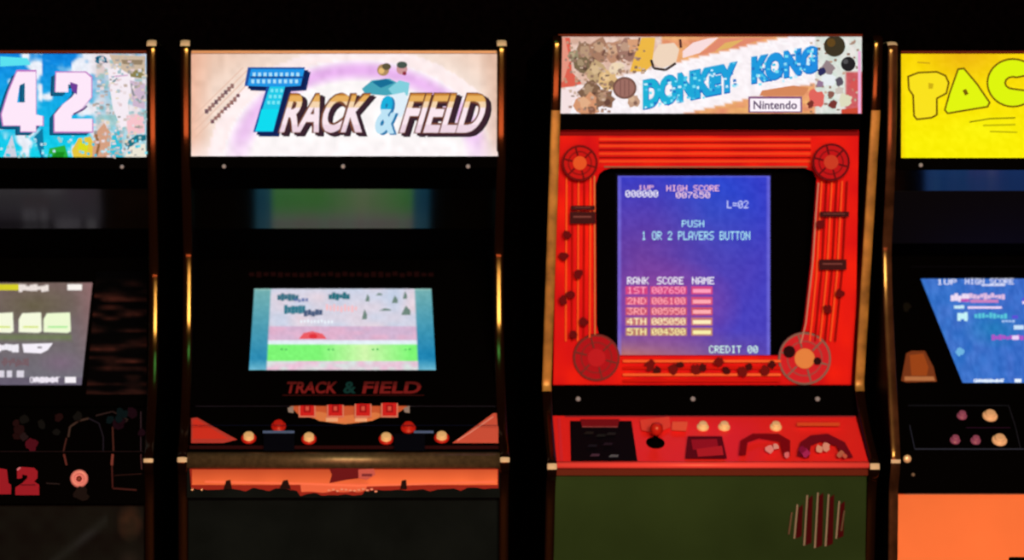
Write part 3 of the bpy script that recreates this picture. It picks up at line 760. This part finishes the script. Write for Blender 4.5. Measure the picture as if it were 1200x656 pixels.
for i, (x, y, r, c) in enumerate(((902, 526, 5, (250, 140, 116)), (909, 523, 4, (240, 150, 120)), (922, 533, 4, (244, 110, 100)), (960, 526, 5, (238, 150, 110)), (968, 524, 5, (240, 150, 112)), (985, 532, 4, (196, 100, 66)), (944, 531, 5, (184, 40, 80)), (940, 527, 4, (140, 20, 50)), (990, 534, 3, (214, 90, 60)))): A.poly(wob(x, y, r, i + 400, 9), c)
A.build('control_panel_artwork', 'print', cpo)
js = lathe('joystick', cp, 768, 519, [(0.019, -0.002), (0.019, 0.0015), (0.007, 0.004), (0.0045, 0.012), (0.0045, 0.024)], 'black', cpo)
lathe('joystick_ball', cp, 768, 519, [(0.004, 0.022), (0.009, 0.025), (0.0125, 0.031), (0.0135, 0.037), (0.012, 0.044), (0.007, 0.0485), (0.002, 0.05)], 'redplastic', cpo)
for px, py in ((823.5, 501), (848.5, 501), (909, 501)): button(cp, px, py, cpo, 'cream', 0.010)
# lip below the control panel
lp = Slope(.012, 550, .016, 541)
bm = bmesh.new(); pts = [(.022, 540.5), (.014, 541.5), (.010, 544), (.010, 547), (.014, 549)]
pts = [(y, zat(p, y)) for y, p in pts]
a = [bm.verts.new((x0, y, z)) for y, z in pts] + [bm.verts.new((x0, .035, pts[-1][1]))]
b = [bm.verts.new((x1, v.co.y, v.co.z)) for v in a]
for i in range(len(a) - 1): bm.faces.new([a[i], b[i], b[i + 1], a[i + 1]])
bm.faces.new(a); bm.faces.new(list(reversed(b))); bm.faces.new([a[0], a[-1], b[-1], b[0]])
from_bm('control_panel_lip', bm, 'rednose', root, True)
bm = bmesh.new(); box(bm, x0, x1, .022, .034, zat(557, .022), zat(549.3, .022)); from_bm('apron', bm, 'trimred', root)
fp = Slope(.035, 660, .035, 556)
bm = bmesh.new(); zt = zat(556.5, .035)
vs = box(bm, x0, x1, .035, .05, .04, zt)
for v in bm.verts: v.co.x += LEAN * (v.co.z - .89)
fpo = from_bm('front_panel', bm, 'dkgreen', root)
fins = [(925.5, 600, 626), (932, 591, 631), (943.5, 580, 639), (956, 577, 642), (968.5, 579, 640), (981, 587, 631), (987, 598, 622)]
bm = bmesh.new()
for k, (x, ya, yb) in enumerate(fins[1:6]):
    slant = 2.5
    slab(bm, [[fp.on(x + 1.5 + slant, ya + 4, .0007), fp.on(x + 9, ya, .0007), fp.on(x + 7.5, yb - 3, .0007), fp.on(x + 0.5, yb, .0007)]], 0.0015, fp.n)
from_bm('speaker_slot', bm, principled('dark_red_slot', alb((64, 8, 8)), .6, spec=0), fpo)
for k, (x, ya, yb) in enumerate(fins):
    bm = bmesh.new(); sl_ = 2.5
    slab(bm, [[fp.on(x - 1.0 + sl_, ya, .005), fp.on(x + 1.0 + sl_, ya, .005), fp.on(x + 1.0 - 1, yb, .005), fp.on(x - 1.2 - 1, yb, .005)]], 0.006, fp.n)
    from_bm('speaker_louver', bm, principled('louver_grey', alb((112, 90, 66) if 0 < k < 6 else (44, 26, 16)), .4), fpo)

# ================================================================== 3. the aeroplane cabinet at the left
P_L = [(.09, 49), (.083, 52), (.082, 62), (.088, 120), (.098, 187), (.120, 250), (.150, 315), (.151, 330), (.142, 395), (.126, 428), (.10, 470), (.046, 512), (.008, 532), (0, 540), (.004, 549), (.028, 560), (.035, 600)]
root, x0, x1 = cabinet(-0.7224, P_L, 'upright arcade cabinet with bright blue aeroplane marquee and tilted grey screen')
rt = laid_back_top(root, x0, x1, .10, 63, 184)
screw(Slope(.10, 200, .10, 184), 143, 195.5, rt, 0.0045); screw(Slope(.10, 200, .10, 184), -12, 195.5, rt, 0.0045)
strip('marquee_spill_trim', Slope(.098, 66, .098, 58), -195, 172, 59, 62.2, 'trimred', root, 0.008, 0.001)  # spill from the marquee is in the strip's base colour
sl = Slope(.104, 185, .104, 62); A = Art(sl, lit)
A.back([(-196, 61.5), (173, 61.5), (173, 186), (-196, 186)], 0.012)
def sky(px, py, u, v):
    c = mix((10, 130, 222), (16, 214, 238), v)
    k = noise(px / 14, py / 16, 12) + .4 * noise(px / 6, py / 6, 13)
    if 26 < px < 50 or 84 < px < 130: k += .25
    c = mix(c, (236, 240, 250), max(0, min(1, (k - .85) * 4)))
    if px > 100: c = mix(c, (236, 222, 226), min(1, (px - 100) / 16) * (.55 + .45 * noise(px / 8, py / 8, 14)))
    if px > 112: 
        c = mix(c, (212, 186, 172), (noise(px / 6, py / 6, 15) > .62) * .5); c = mix(c, (120, 190, 190), (noise(px / 5, py / 6, 16) > .68) * .6)
    n = (noise(px / 3, py / 3, 18) - .5) * 20
    return tuple(min(255, max(0, q_ + n)) for q_ in c)
A.grid([(-194, 63), (171.5, 63), (171.5, 184), (-194, 184)], 190, 60, sky)
A.poly([(0, 66), (32, 68), (36, 76), (0, 78)], (90, 226, 240))
A.poly([(-60, 152), (20, 143), (24, 149), (-60, 160)], (222, 244, 252)); A.poly([(4, 184), (14, 158), (20, 184)], (206, 210, 226)); A.poly([(48, 184), (40, 160), (50, 150), (52, 184)], (10, 120, 160))
A.poly([(56, 184), (58, 174), (76, 170), (80, 184)], (40, 176, 60)); A.poly([(60, 184), (66, 178), (76, 178), (74, 184)], (20, 140, 30))
A.poly([(84, 176), (92, 162), (106, 160), (112, 172), (108, 184), (86, 184)], (232, 198, 60)); A.poly([(90, 176), (94, 166), (104, 168), (102, 178)], (220, 220, 30))
A.poly([(108, 184), (110, 158), (122, 144), (130, 156), (128, 184)], (214, 160, 130)); A.stroke([(112, 156), (116, 170), (113, 182)], 3, (150, 100, 60))
# a plain wing, nose and tail, at the right edge
A.poly([(126, 82), (150, 76), (158, 90), (150, 120), (152, 146), (142, 150), (132, 126)], (246, 236, 244))
A.poly([(128, 64), (170, 66), (170, 92), (150, 86), (134, 76)], (206, 184, 160)); A.poly([(142, 70), (168, 70), (166, 76), (144, 75)], (150, 130, 104)); A.poly([(152, 84), (168, 80), (169, 92), (153, 90)], (140, 130, 80))
A.poly([(152, 94), (170, 98), (170, 128), (156, 124)], (206, 182, 206)); A.stroke([(154, 98), (156, 110), (164, 120), (168, 112)], 2, (130, 140, 140))
A.poly([(148, 136), (168, 132), (170, 156), (150, 158)], (248, 196, 204)); A.poly([(146, 168), (160, 158), (171, 158), (171, 164), (158, 168), (150, 176)], (20, 110, 130)); A.poly([(128, 184), (132, 156), (142, 152), (144, 184)], (50, 190, 216))
A.poly([(146, 184), (152, 172), (170, 168), (171, 184)], (236, 230, 214))
A.disc(118, 70, 7, (26, 110, 140), 5); A.stroke([(112, 68), (126, 73)], 2, (14, 70, 110)); A.stroke([(132, 96), (138, 92)], 2.5, (120, 150, 160)); A.stroke([(130, 90), (150, 88)], 1.5, (206, 160, 200))
for i in range(190):
    x = 108 + 62 * hsh(i, 301); y = 66 + 116 * hsh(i, 302)
    A.rect(x, y, x + 2 + 3 * hsh(i, 303), y + 1.5 + 2.5 * hsh(i, 304), mix([(250, 240, 248), (180, 160, 140), (120, 190, 206), (236, 206, 214), (110, 120, 120), (240, 226, 180)][i % 6], (214, 196, 196), .45), i == 0)
for i in range(60):
    x = 170 * hsh(i, 311); y = 158 + 24 * hsh(i, 312); A.rect(x, y, x + 3, y + 3, mix([(120, 236, 246), (20, 190, 220), (220, 200, 180), (250, 244, 250)][i % 4], (90, 200, 226), .4), i == 0)
# big block numerals 1 9 4 2
def numeral(paths):
    for dx, dy, c, gr_ in ((-6, 4.5, (10, 70, 110), 0), (-4, 3, (12, 96, 132), 0)):
        for p, hs in paths: A.poly(off(p, dx, dy), c, [off(h, dx, dy) for h in hs])
    for p, hs in paths:
        cx_ = sum(a for a, b in p) / len(p); cy_ = sum(b for a, b in p) / len(p)
        A.poly([(cx_ + (a - cx_) * 1.06, cy_ + (b - cy_) * 1.045) for a, b in p], (196, 120, 196), hs)
    for p, hs in paths: A.poly(p, (254, 232, 250), hs)
four = [(20, 84), (42, 84), (42, 134), (50, 136), (50, 147), (42, 147), (42, 154), (24, 154), (24, 147), (4, 147), (2, 134), (10, 108)]
numeral([(four, [[(23, 100), (29, 97), (29, 120), (20, 120)]]),
         ([(66, 85), (100, 85), (107, 91), (107, 114), (96, 127), (84, 135), (84, 139), (108, 139), (108, 154), (64, 154), (64, 134), (74, 122), (84, 114), (90, 106), (90, 99), (80, 99), (80, 108), (65, 108)], [])])
numeral([([(-48, 85), (-16, 85), (-10, 92), (-10, 146), (-18, 154), (-46, 154), (-50, 148), (-50, 138), (-28, 138), (-28, 126), (-46, 126), (-52, 118), (-52, 92)], [[(-36, 98), (-28, 98), (-28, 112), (-36, 112)]]),
         ([(-98, 85), (-80, 85), (-80, 154), (-98, 154), (-98, 106), (-106, 106), (-106, 96)], [])])
A.poly([(82, 96), (91, 99), (90, 111), (84, 106)], (110, 60, 150)); A.stroke([(86, 134), (98, 128), (102, 124)], 2.2, (90, 60, 120))
A.build('marquee', 'backlit', root)
bz = Slope(.20, 452, .43, 330)
hole = [(-76, 329), (108.5, 329), (95.5, 451), (-106, 451)]
holed(root, bz, bezel_outer(bz, x0, x1, 300, 476), hole, 'black')
A = Art(bz, alb, 0.0006); A.z = 1
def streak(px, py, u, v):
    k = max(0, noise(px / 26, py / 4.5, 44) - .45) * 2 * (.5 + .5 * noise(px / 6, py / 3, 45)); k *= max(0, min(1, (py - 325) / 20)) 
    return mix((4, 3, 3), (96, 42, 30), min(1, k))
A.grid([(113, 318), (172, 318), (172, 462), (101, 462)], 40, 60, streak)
A.build('bezel_artwork', 'print', root)
sc = Slope(.20, 452, .43, 330); sc.a = sc.a - sc.n * 0.006; A = Art(sc, lit)
A.back([(-80, 325), (112, 325), (98, 455), (-110, 455)], 0.02)
def gs(px, py, u, v):
    c = mix((118, 98, 92), (112, 110, 122), v); c = mix(c, (98, 92, 62), max(0, 1 - math.hypot((px - 40) / 60, (py - 358) / 26)) * .7)
    c = mix(c, (150, 110, 112), max(0, (px - 85) / 25) * (1 - v)); c = mix(c, (138, 104, 134), max(0, 1 - math.hypot((px - 72) / 30, (py - 425) / 16)) * .5)
    if v > .93: c = mix(c, (90, 76, 100), .5)
    c = mix(c, (110, 140, 70), max(0, 1 - abs(py - 395) / 6) * .6 * (px < 85)); n = (noise(px / 4, py / 4, 8) - .5) * 10
    return tuple(min(255, max(0, k + n)) for k in c)
A.grid([(-76, 329), (108.5, 329), (95.5, 451), (-106, 451)], 60, 50, gs)
A.rect(-60, 333, 22, 340, (214, 206, 40)); blocks(A, 22, 333, 57, 342, (238, 226, 220), 61, gap=.02); A.rect(79, 333, 96, 340, (250, 244, 238))
for a, b, sd in ((-40, -8, 1), (-6, 16, 2), (22, 49, 3), (51, 83, 4)):
    A.poly([(a + 4, 367), (b - 1, 366), (b, 388), (b - 4, 390), (a, 389), (a, 374)], (246, 250, 222) if sd < 4 else (238, 250, 210))
    A.stroke([(a + 5, 383), (b - 4, 383)], 2, (214, 230, 120) if sd < 4 else (170, 236, 150))
blocks(A, -40, 402, 22, 413, (242, 238, 246), 62, gap=.02); A.poly([(26, 403), (62, 402), (56, 410), (48, 414), (28, 413)], (246, 240, 250)); A.rect(44, 406, 49, 408, (120, 110, 120))
A.rect(-2, 434, 5, 442, (220, 214, 226)); A.rect(8, 434, 14, 442, (220, 214, 226)); A.rect(19.5, 434, 28, 442, (220, 214, 226))
A.pix('CREDIT', 35, 441.5, 70, 448.5, (244, 236, 248)); A.rect(38, 442.5, 68, 447.5, (236, 228, 240)); A.rect(76, 441.5, 89, 448.5, (246, 240, 246))
for i in range(14): A.rect(2 + i * 2.3, 418 + 6 * hsh(i, 71), 3.4 + i * 2.3, 424 + 6 * hsh(i, 72), (120, 84, 90), False)
A.build('monitor', 'crt', root)
cp = Slope(.022, 530, .125, 478)
cpo = panel('control_panel', cp, x0, x1, 530, 478, 'black', root, 0.008)
A = Art(cp, alb, 0.0006); A.z = 1
def crv(p, wd, c): A.stroke(p, wd, c)
crv([(80, 512), (82, 500), (92, 493), (104, 490)], 2.4, (66, 44, 34)); crv([(104, 490), (116, 496), (121, 512), (121, 529)], 1.6, (34, 26, 30)); crv([(132, 500), (133, 529)], 2, (74, 36, 26)); crv([(165, 482), (165, 529)], 1.4, (52, 34, 36))
crv([(78, 513), (74, 530)], 2, (70, 34, 26)); crv([(112, 487), (132, 482), (150, 492), (138, 500)], 1.6, (50, 32, 28))
for i in range(16): A.poly(wob(8 + 160 * hsh(i, 81), 482 + 30 * hsh(i, 82), 4 + 3 * hsh(i, 83), i + 500, 8), [(30, 10, 16), (22, 18, 14), (12, 22, 22), (36, 14, 12)][i % 4])
A.poly(wob(37, 521, 7, 601), (84, 16, 24)); A.poly(wob(28, 512, 5, 602), (40, 24, 22)); A.rect(0, 528.4, 168, 529.4, (34, 18, 16))
A.build('control_panel_artwork', 'print', cpo)
ap = Slope(.018, 590, .018, 531)
apo = panel('apron', ap, x0, x1, 590, 530.5, 'black', root, 0.012)
A = Art(ap, alb, 0.0006); A.z = 1
RD = (150, 24, 32)
A.poly([(-40, 546), (-8, 546), (-8, 578), (-40, 578)], RD)
A.poly([(-3, 548), (8, 550), (10, 566), (13, 568), (13, 579), (-3, 579)], RD)
A.poly([(20, 550), (26, 547), (40, 548), (44, 552), (44, 560), (40, 564), (46, 568), (46, 580), (18, 580), (18, 571), (26, 566), (32, 560), (32, 557), (26, 556), (26, 560), (20, 561)], RD)
A.stroke([(20, 550.5), (24, 547.5)], 2, (206, 110, 110)); A.stroke([(24, 568), (42, 568)], 1.4, (100, 14, 22))
crv([(131, 541), (132, 572), (160, 574)], 2, (58, 22, 18)); crv([(132, 532), (131, 545)], 3, (112, 50, 38)); crv([(75, 532), (78, 545)], 2.5, (84, 36, 28)); crv([(54, 566), (70, 567)], 1.5, (32, 22, 20))
crv([(134, 557), (166, 555)], 1.2, (34, 14, 12)); crv([(165, 532), (166, 550)], 1.6, (60, 30, 30)); A.poly(wob(95, 578, 9, 620), (20, 12, 10))
A.build('apron_artwork', 'print', apo)
lathe('coin_light', ap, 93, 560.5, [(0.0185, -.002), (0.0185, .004), (.016, .007), (.010, .007), (.008, .003)], principled('pink_ring', alb((226, 120, 100)), .4), apo)
lathe('coin_light_button', ap, 93, 560.5, [(0.006, 0), (0.006, .006), (.003, .008)], principled('ring_middle', alb((110, 20, 16)), .4), apo)
fp = Slope(.06, 700, .06, 588); bm = bmesh.new(); box(bm, x0, x1, .06, .075, .04, zat(589, .06)); fpo = from_bm('front_panel', bm, 'black', root)
A = Art(fp, alb, 0.0006); A.z = 1
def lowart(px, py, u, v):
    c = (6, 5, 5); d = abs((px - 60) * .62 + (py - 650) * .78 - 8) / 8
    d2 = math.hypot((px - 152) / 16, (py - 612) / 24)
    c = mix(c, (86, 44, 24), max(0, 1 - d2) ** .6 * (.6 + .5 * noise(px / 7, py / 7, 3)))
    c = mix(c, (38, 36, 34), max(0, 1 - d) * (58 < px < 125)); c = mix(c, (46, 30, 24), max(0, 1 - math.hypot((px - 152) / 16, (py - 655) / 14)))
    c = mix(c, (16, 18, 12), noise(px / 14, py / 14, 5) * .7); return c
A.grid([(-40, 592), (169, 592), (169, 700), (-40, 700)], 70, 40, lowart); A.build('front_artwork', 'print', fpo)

# ================================================================== 4. the yellow marquee cabinet at the right
P_R = [(.035, 51), (.027, 54), (.026, 62), (.032, 120), (.042, 187), (.062, 245), (.080, 285), (.081, 298), (.074, 345), (.050, 410), (.030, 460), (.010, 510), (.002, 530), (.000, 540), (.004, 552), (.020, 570), (.022, 600)]
root, x0, x1 = cabinet(1.4590, P_R, 'upright arcade cabinet with yellow marquee, tilted blue screen and orange lower front', 0, 'brown')
rt = laid_back_top(root, x0, x1, .04, 63, 185, False)
screw(Slope(.04, 200, .04, 185), 1079, 193.5, rt, 0.0045)
strip('marquee_spill_trim', Slope(.036, 66, .036, 58), 1056, 1422, 59.5, 62.6, 'trimred', root, 0.008, 0.001)  # marquee spill painted as the strip's own red
sl = Slope(.044, 186, .044, 62); A = Art(sl, lit)
A.back([(1054, 61.5), (1424, 61.5), (1424, 187), (1054, 187)], 0.012)
def yel(px, py, u, v):
    c = mix((252, 214, 8), (252, 240, 6), min(1, v * 1.2)); c = mix(c, (236, 178, 20), max(0, 1 - math.hypot((px - 1130) / 60, (py - 62) / 40)) * .9)
    c = mix(c, (252, 252, 20), max(0, 1 - math.hypot((px - 1150) / 50, (py - 150) / 22)) * .5); c = mix(c, (244, 206, 10), max(0, (1062 - px) / 8))
    n = (noise(px / 4, py / 4, 8) - .5) * 10; return (min(255, c[0] + n), min(255, c[1] + n), max(0, c[2] + n))
A.grid([(1056, 63), (1422, 63), (1422, 185), (1056, 185)], 120, 40, yel)
OL = (120, 92, 10)
def puffy(p, holes, c, fat=2.2):
    A.poly(p, OL)
    cx_ = sum(a for a, b in p) / len(p); cy_ = sum(b for a, b in p) / len(p)
    q_ = []
    n = len(p)
    area2 = sum(p[i][0] * p[(i + 1) % n][1] - p[(i + 1) % n][0] * p[i][1] for i in range(n)); sg = 1 if area2 > 0 else -1
    for i in range(n):
        (ax, ay), (bx, by), (cx2, cy2) = p[i - 1], p[i], p[(i + 1) % n]
        d1 = Vector((bx - ax, by - ay)).normalized(); d2 = Vector((cx2 - bx, cy2 - by)).normalized()
        nn = Vector((-(d1.y + d2.y), d1.x + d2.x)).normalized() * sg; k = 1 / max(.5, nn.dot(Vector((-d1.y, d1.x)) * sg)); q_.append((bx + nn.x * fat * k, by + nn.y * fat * k))
    A.poly(q_, c)
    for h in holes: A.poly(h, OL)
puffy([(1063, 89), (1076, 84), (1098, 83), (1109, 88), (1113, 97), (1110, 110), (1099, 116), (1099, 135), (1092, 139), (1074, 141), (1070, 136), (1069, 112), (1064, 105)], [], (250, 226, 30))
A.poly([(1088, 97), (1094, 98), (1093, 104), (1088, 104)], (206, 176, 20))
puffy([(1122, 80), (1130, 79), (1146, 98), (1161, 120), (1158, 126), (1140, 129), (1110, 134), (1106, 129), (1112, 108)], [[(1128, 106), (1132, 104), (1135, 110), (1131, 112)]], (226, 246, 16))
C_ = [(1200 + 0, 0)]
C_ = [(1187 + 31 * math.cos(R(a)), 97 + 29 * math.sin(R(a))) for a in range(20, 341, 10)]
C_ += [(1187 + 8 * math.cos(R(a)), 97 + 6 * math.sin(R(a))) for a in range(300, 60, -30)]
puffy(C_, [], (222, 246, 14))
A.stroke([(1136, 143), (1160, 139), (1190, 138)], 1.8, (150, 140, 10)); A.stroke([(1152, 147), (1190, 146)], 2, (190, 180, 10)); A.stroke([(1160, 154), (1192, 155)], 1.6, (180, 170, 10)); A.stroke([(1075, 73), (1090, 74)], 1.5, (200, 160, 20))
A.build('marquee', 'backlit', root)
bz = Slope(.20, 448, .42, 325)
hole = [(1078, 324.5), (1274, 324.5), (1286, 448.5), (1128, 448.5)]
bzo = holed(root, bz, bezel_outer(bz, x0, x1, 300, 472), hole, 'black')
A = Art(bz, alb, 0.0006); A.z = 1
A.poly([(1062, 414), (1068, 411), (1084, 411), (1094, 430), (1098, 447), (1062, 448), (1056, 446)], (128, 58, 26))
A.poly([(1066, 416), (1082, 414), (1088, 430), (1086, 440), (1068, 440)], (168, 74, 26)); A.poly([(1060, 441), (1094, 441), (1096, 446), (1060, 446)], (196, 120, 70))
A.rect(1068, 312, 1200, 313, (14, 10, 12)); A.poly(wob(1062, 360, 5, 700), (22, 16, 8)); A.build('bezel_artwork', 'print', root)
sc = Slope(.20, 448, .42, 325); sc.a = sc.a - sc.n * 0.006; A = Art(sc, lit)
A.back([(1074, 321), (1278, 321), (1290, 452), (1124, 452)], 0.02)
def ps(px, py, u, v):
    c = mix((70, 118, 206), (46, 112, 200), noise(px / 8, py / 14, 3)); c = mix(c, (66, 92, 200), u * .5); c = mix(c, (20, 132, 180), max(0, 1 - math.hypot((px - 1165) / 40, (py - 385) / 25)) * .6)
    n = (noise(px / 2.5, py / 6, 8) - .5) * 26; return tuple(min(255, max(0, k + n)) for k in c)
A.grid([(1078, 324.5), (1274, 324.5), (1286, 448.5), (1128, 448.5)], 80, 50, ps)
WH = (238, 238, 255)
A.pix('1UP', 1098, 327, 1121, 333.5, WH); A.pix('HIGH SCORE', 1131, 326, 1188, 333, WH); A.rect(1150, 333, 1178, 335, (214, 220, 250)); A.pix('2UP', 1222, 327, 1244, 333, WH)
blocks(A, 1114, 343, 1136, 354, (240, 222, 246), 91, gap=.02); blocks(A, 1136, 343, 1178, 351, (226, 190, 226), 92, gap=.1); A.rect(1126, 350, 1136, 353.5, (190, 80, 180)); A.rect(1137, 351, 1170, 354.5, (206, 130, 190))
blocks(A, 1118, 357, 1130, 363, (206, 240, 250), 93, gap=.02); A.rect(1134, 359, 1174, 361.5, (246, 220, 250))
blocks(A, 1122, 365, 1134, 376, (200, 246, 250), 94, gap=.02); blocks(A, 1142, 366, 1181, 374, (90, 200, 220), 95, gap=.2); blocks(A, 1174, 374, 1190, 378, (170, 200, 245), 96, gap=.2)
A.rect(1188, 381, 1200, 386, (200, 226, 250)); blocks(A, 1162, 392, 1200, 399, (176, 84, 200), 97, gap=.1); A.rect(1186, 393, 1194, 398, (236, 210, 250)); A.rect(1198, 350, 1204, 356, (240, 220, 250)); A.poly(wob(1125, 412, 5, 720), (110, 180, 226))
for i in range(8): A.rect(1186 + i * 12, 345 + 30 * hsh(i, 5), 1193 + i * 12, 349 + 30 * hsh(i, 5), (90, 80, 214))
A.pix('CREDIT', 1141, 443.8, 1177, 448, (236, 246, 255)); A.rect(1143, 445, 1176, 447.5, (226, 240, 255)); A.rect(1189, 443.8, 1197, 448, (236, 246, 255)); 
A.build('monitor', 'crt', root)
cp = Slope(.024, 527, .13, 473); cpo = panel('control_panel', cp, x0, x1, 527.5, 472, 'black', root, 0.008)
A = Art(cp, alb, 0.0006); A.z = 1
GL = (36, 34, 40)
A.stroke([(1064, 475), (1182, 475)], 1.2, (26, 24, 26)); A.stroke([(1182, 475), (1190, 500), (1196, 526)], 1.2, (30, 26, 28)); A.stroke([(1066, 498), (1072, 526)], 1.4, GL); A.stroke([(1072, 526), (1200, 526)], 1.6, (46, 44, 50)); A.stroke([(1132, 501), (1184, 501)], 1.2, (40, 14, 28))
A.build('control_panel_artwork', 'print', cpo)
M['dimpink'] = principled('dim_pink_plastic', alb((150, 70, 84)), .35); M['dimpeach'] = principled('peach_plastic', alb((240, 170, 110)), .3)
for px, py, mt, r_ in ((1127, 488, 'dimpink', .0085), (1160, 488, 'dimpeach', .0125), (1119, 516.5, 'dimpink', .0085), (1143, 517, 'dimpink', .0085), (1171, 516.5, 'dimpeach', .0125)): button(cp, px, py, cpo, mt, r_)
ap = Slope(.014, 580, .014, 527); apo = panel('apron', ap, x0, x1, 578, 527.5, 'black', root, 0.012)
lathe('bolt', ap, 1063, 537.5, [(.0085, -.001), (.0085, .003), (.006, .006), (.002, .0065)], principled('bright_bolt', (.9, .8, .8), .3, metal=.3), apo)
lathe('bolt', ap, 1070, 556, [(.004, -.001), (.004, .002), (.002, .003)], principled('dull_bolt', (.12, .12, .16), .3), apo)
bm = bmesh.new(); box(bm, x0, x1, .03, .045, .04, zat(578, .03)); fpo = from_bm('front_panel', bm, 'orange', root)
fp = Slope(.03, 700, .03, 578)
strip('front_trim', fp, 1060, 1431, 577.8, 579.6, 'trimpeach', fpo, .002, 0, .0015)
cdm = bmesh.new(); slab(cdm, [[fp.on(1183, 653, .006), fp.on(1300, 653, .006), fp.on(1300, 860, .006), fp.on(1181, 860, .006)]], .01, fp.n)
cdo = from_bm('coin_door', cdm, 'black', root); md = cdo.modifiers.new('bevel', 'BEVEL'); md.width = .003; md.segments = 3
for x in (1215, 1262):
    bm = bmesh.new(); slab(bm, [[fp.on(x - 12, 700, .012), fp.on(x + 12, 700, .012), fp.on(x + 12, 760, .012), fp.on(x - 12, 760, .012)]], .008, fp.n); from_bm('coin_slot', bm, 'trimred', cdo)

# ------------------------------------------------------------------ put each cabinet's empty on the floor under it
for root in [o for o in COL.objects if o.type == 'EMPTY']:
    xs = [v.co.x for ch in COL.objects if ch.parent is root and ch.name.startswith('side_panel') for v in ch.data.vertices]
    c = Vector(((min(xs) + max(xs)) / 2, 0.4, 0)); root.location = c
    for ch in COL.objects:
        if ch.parent is root: ch.location = -c
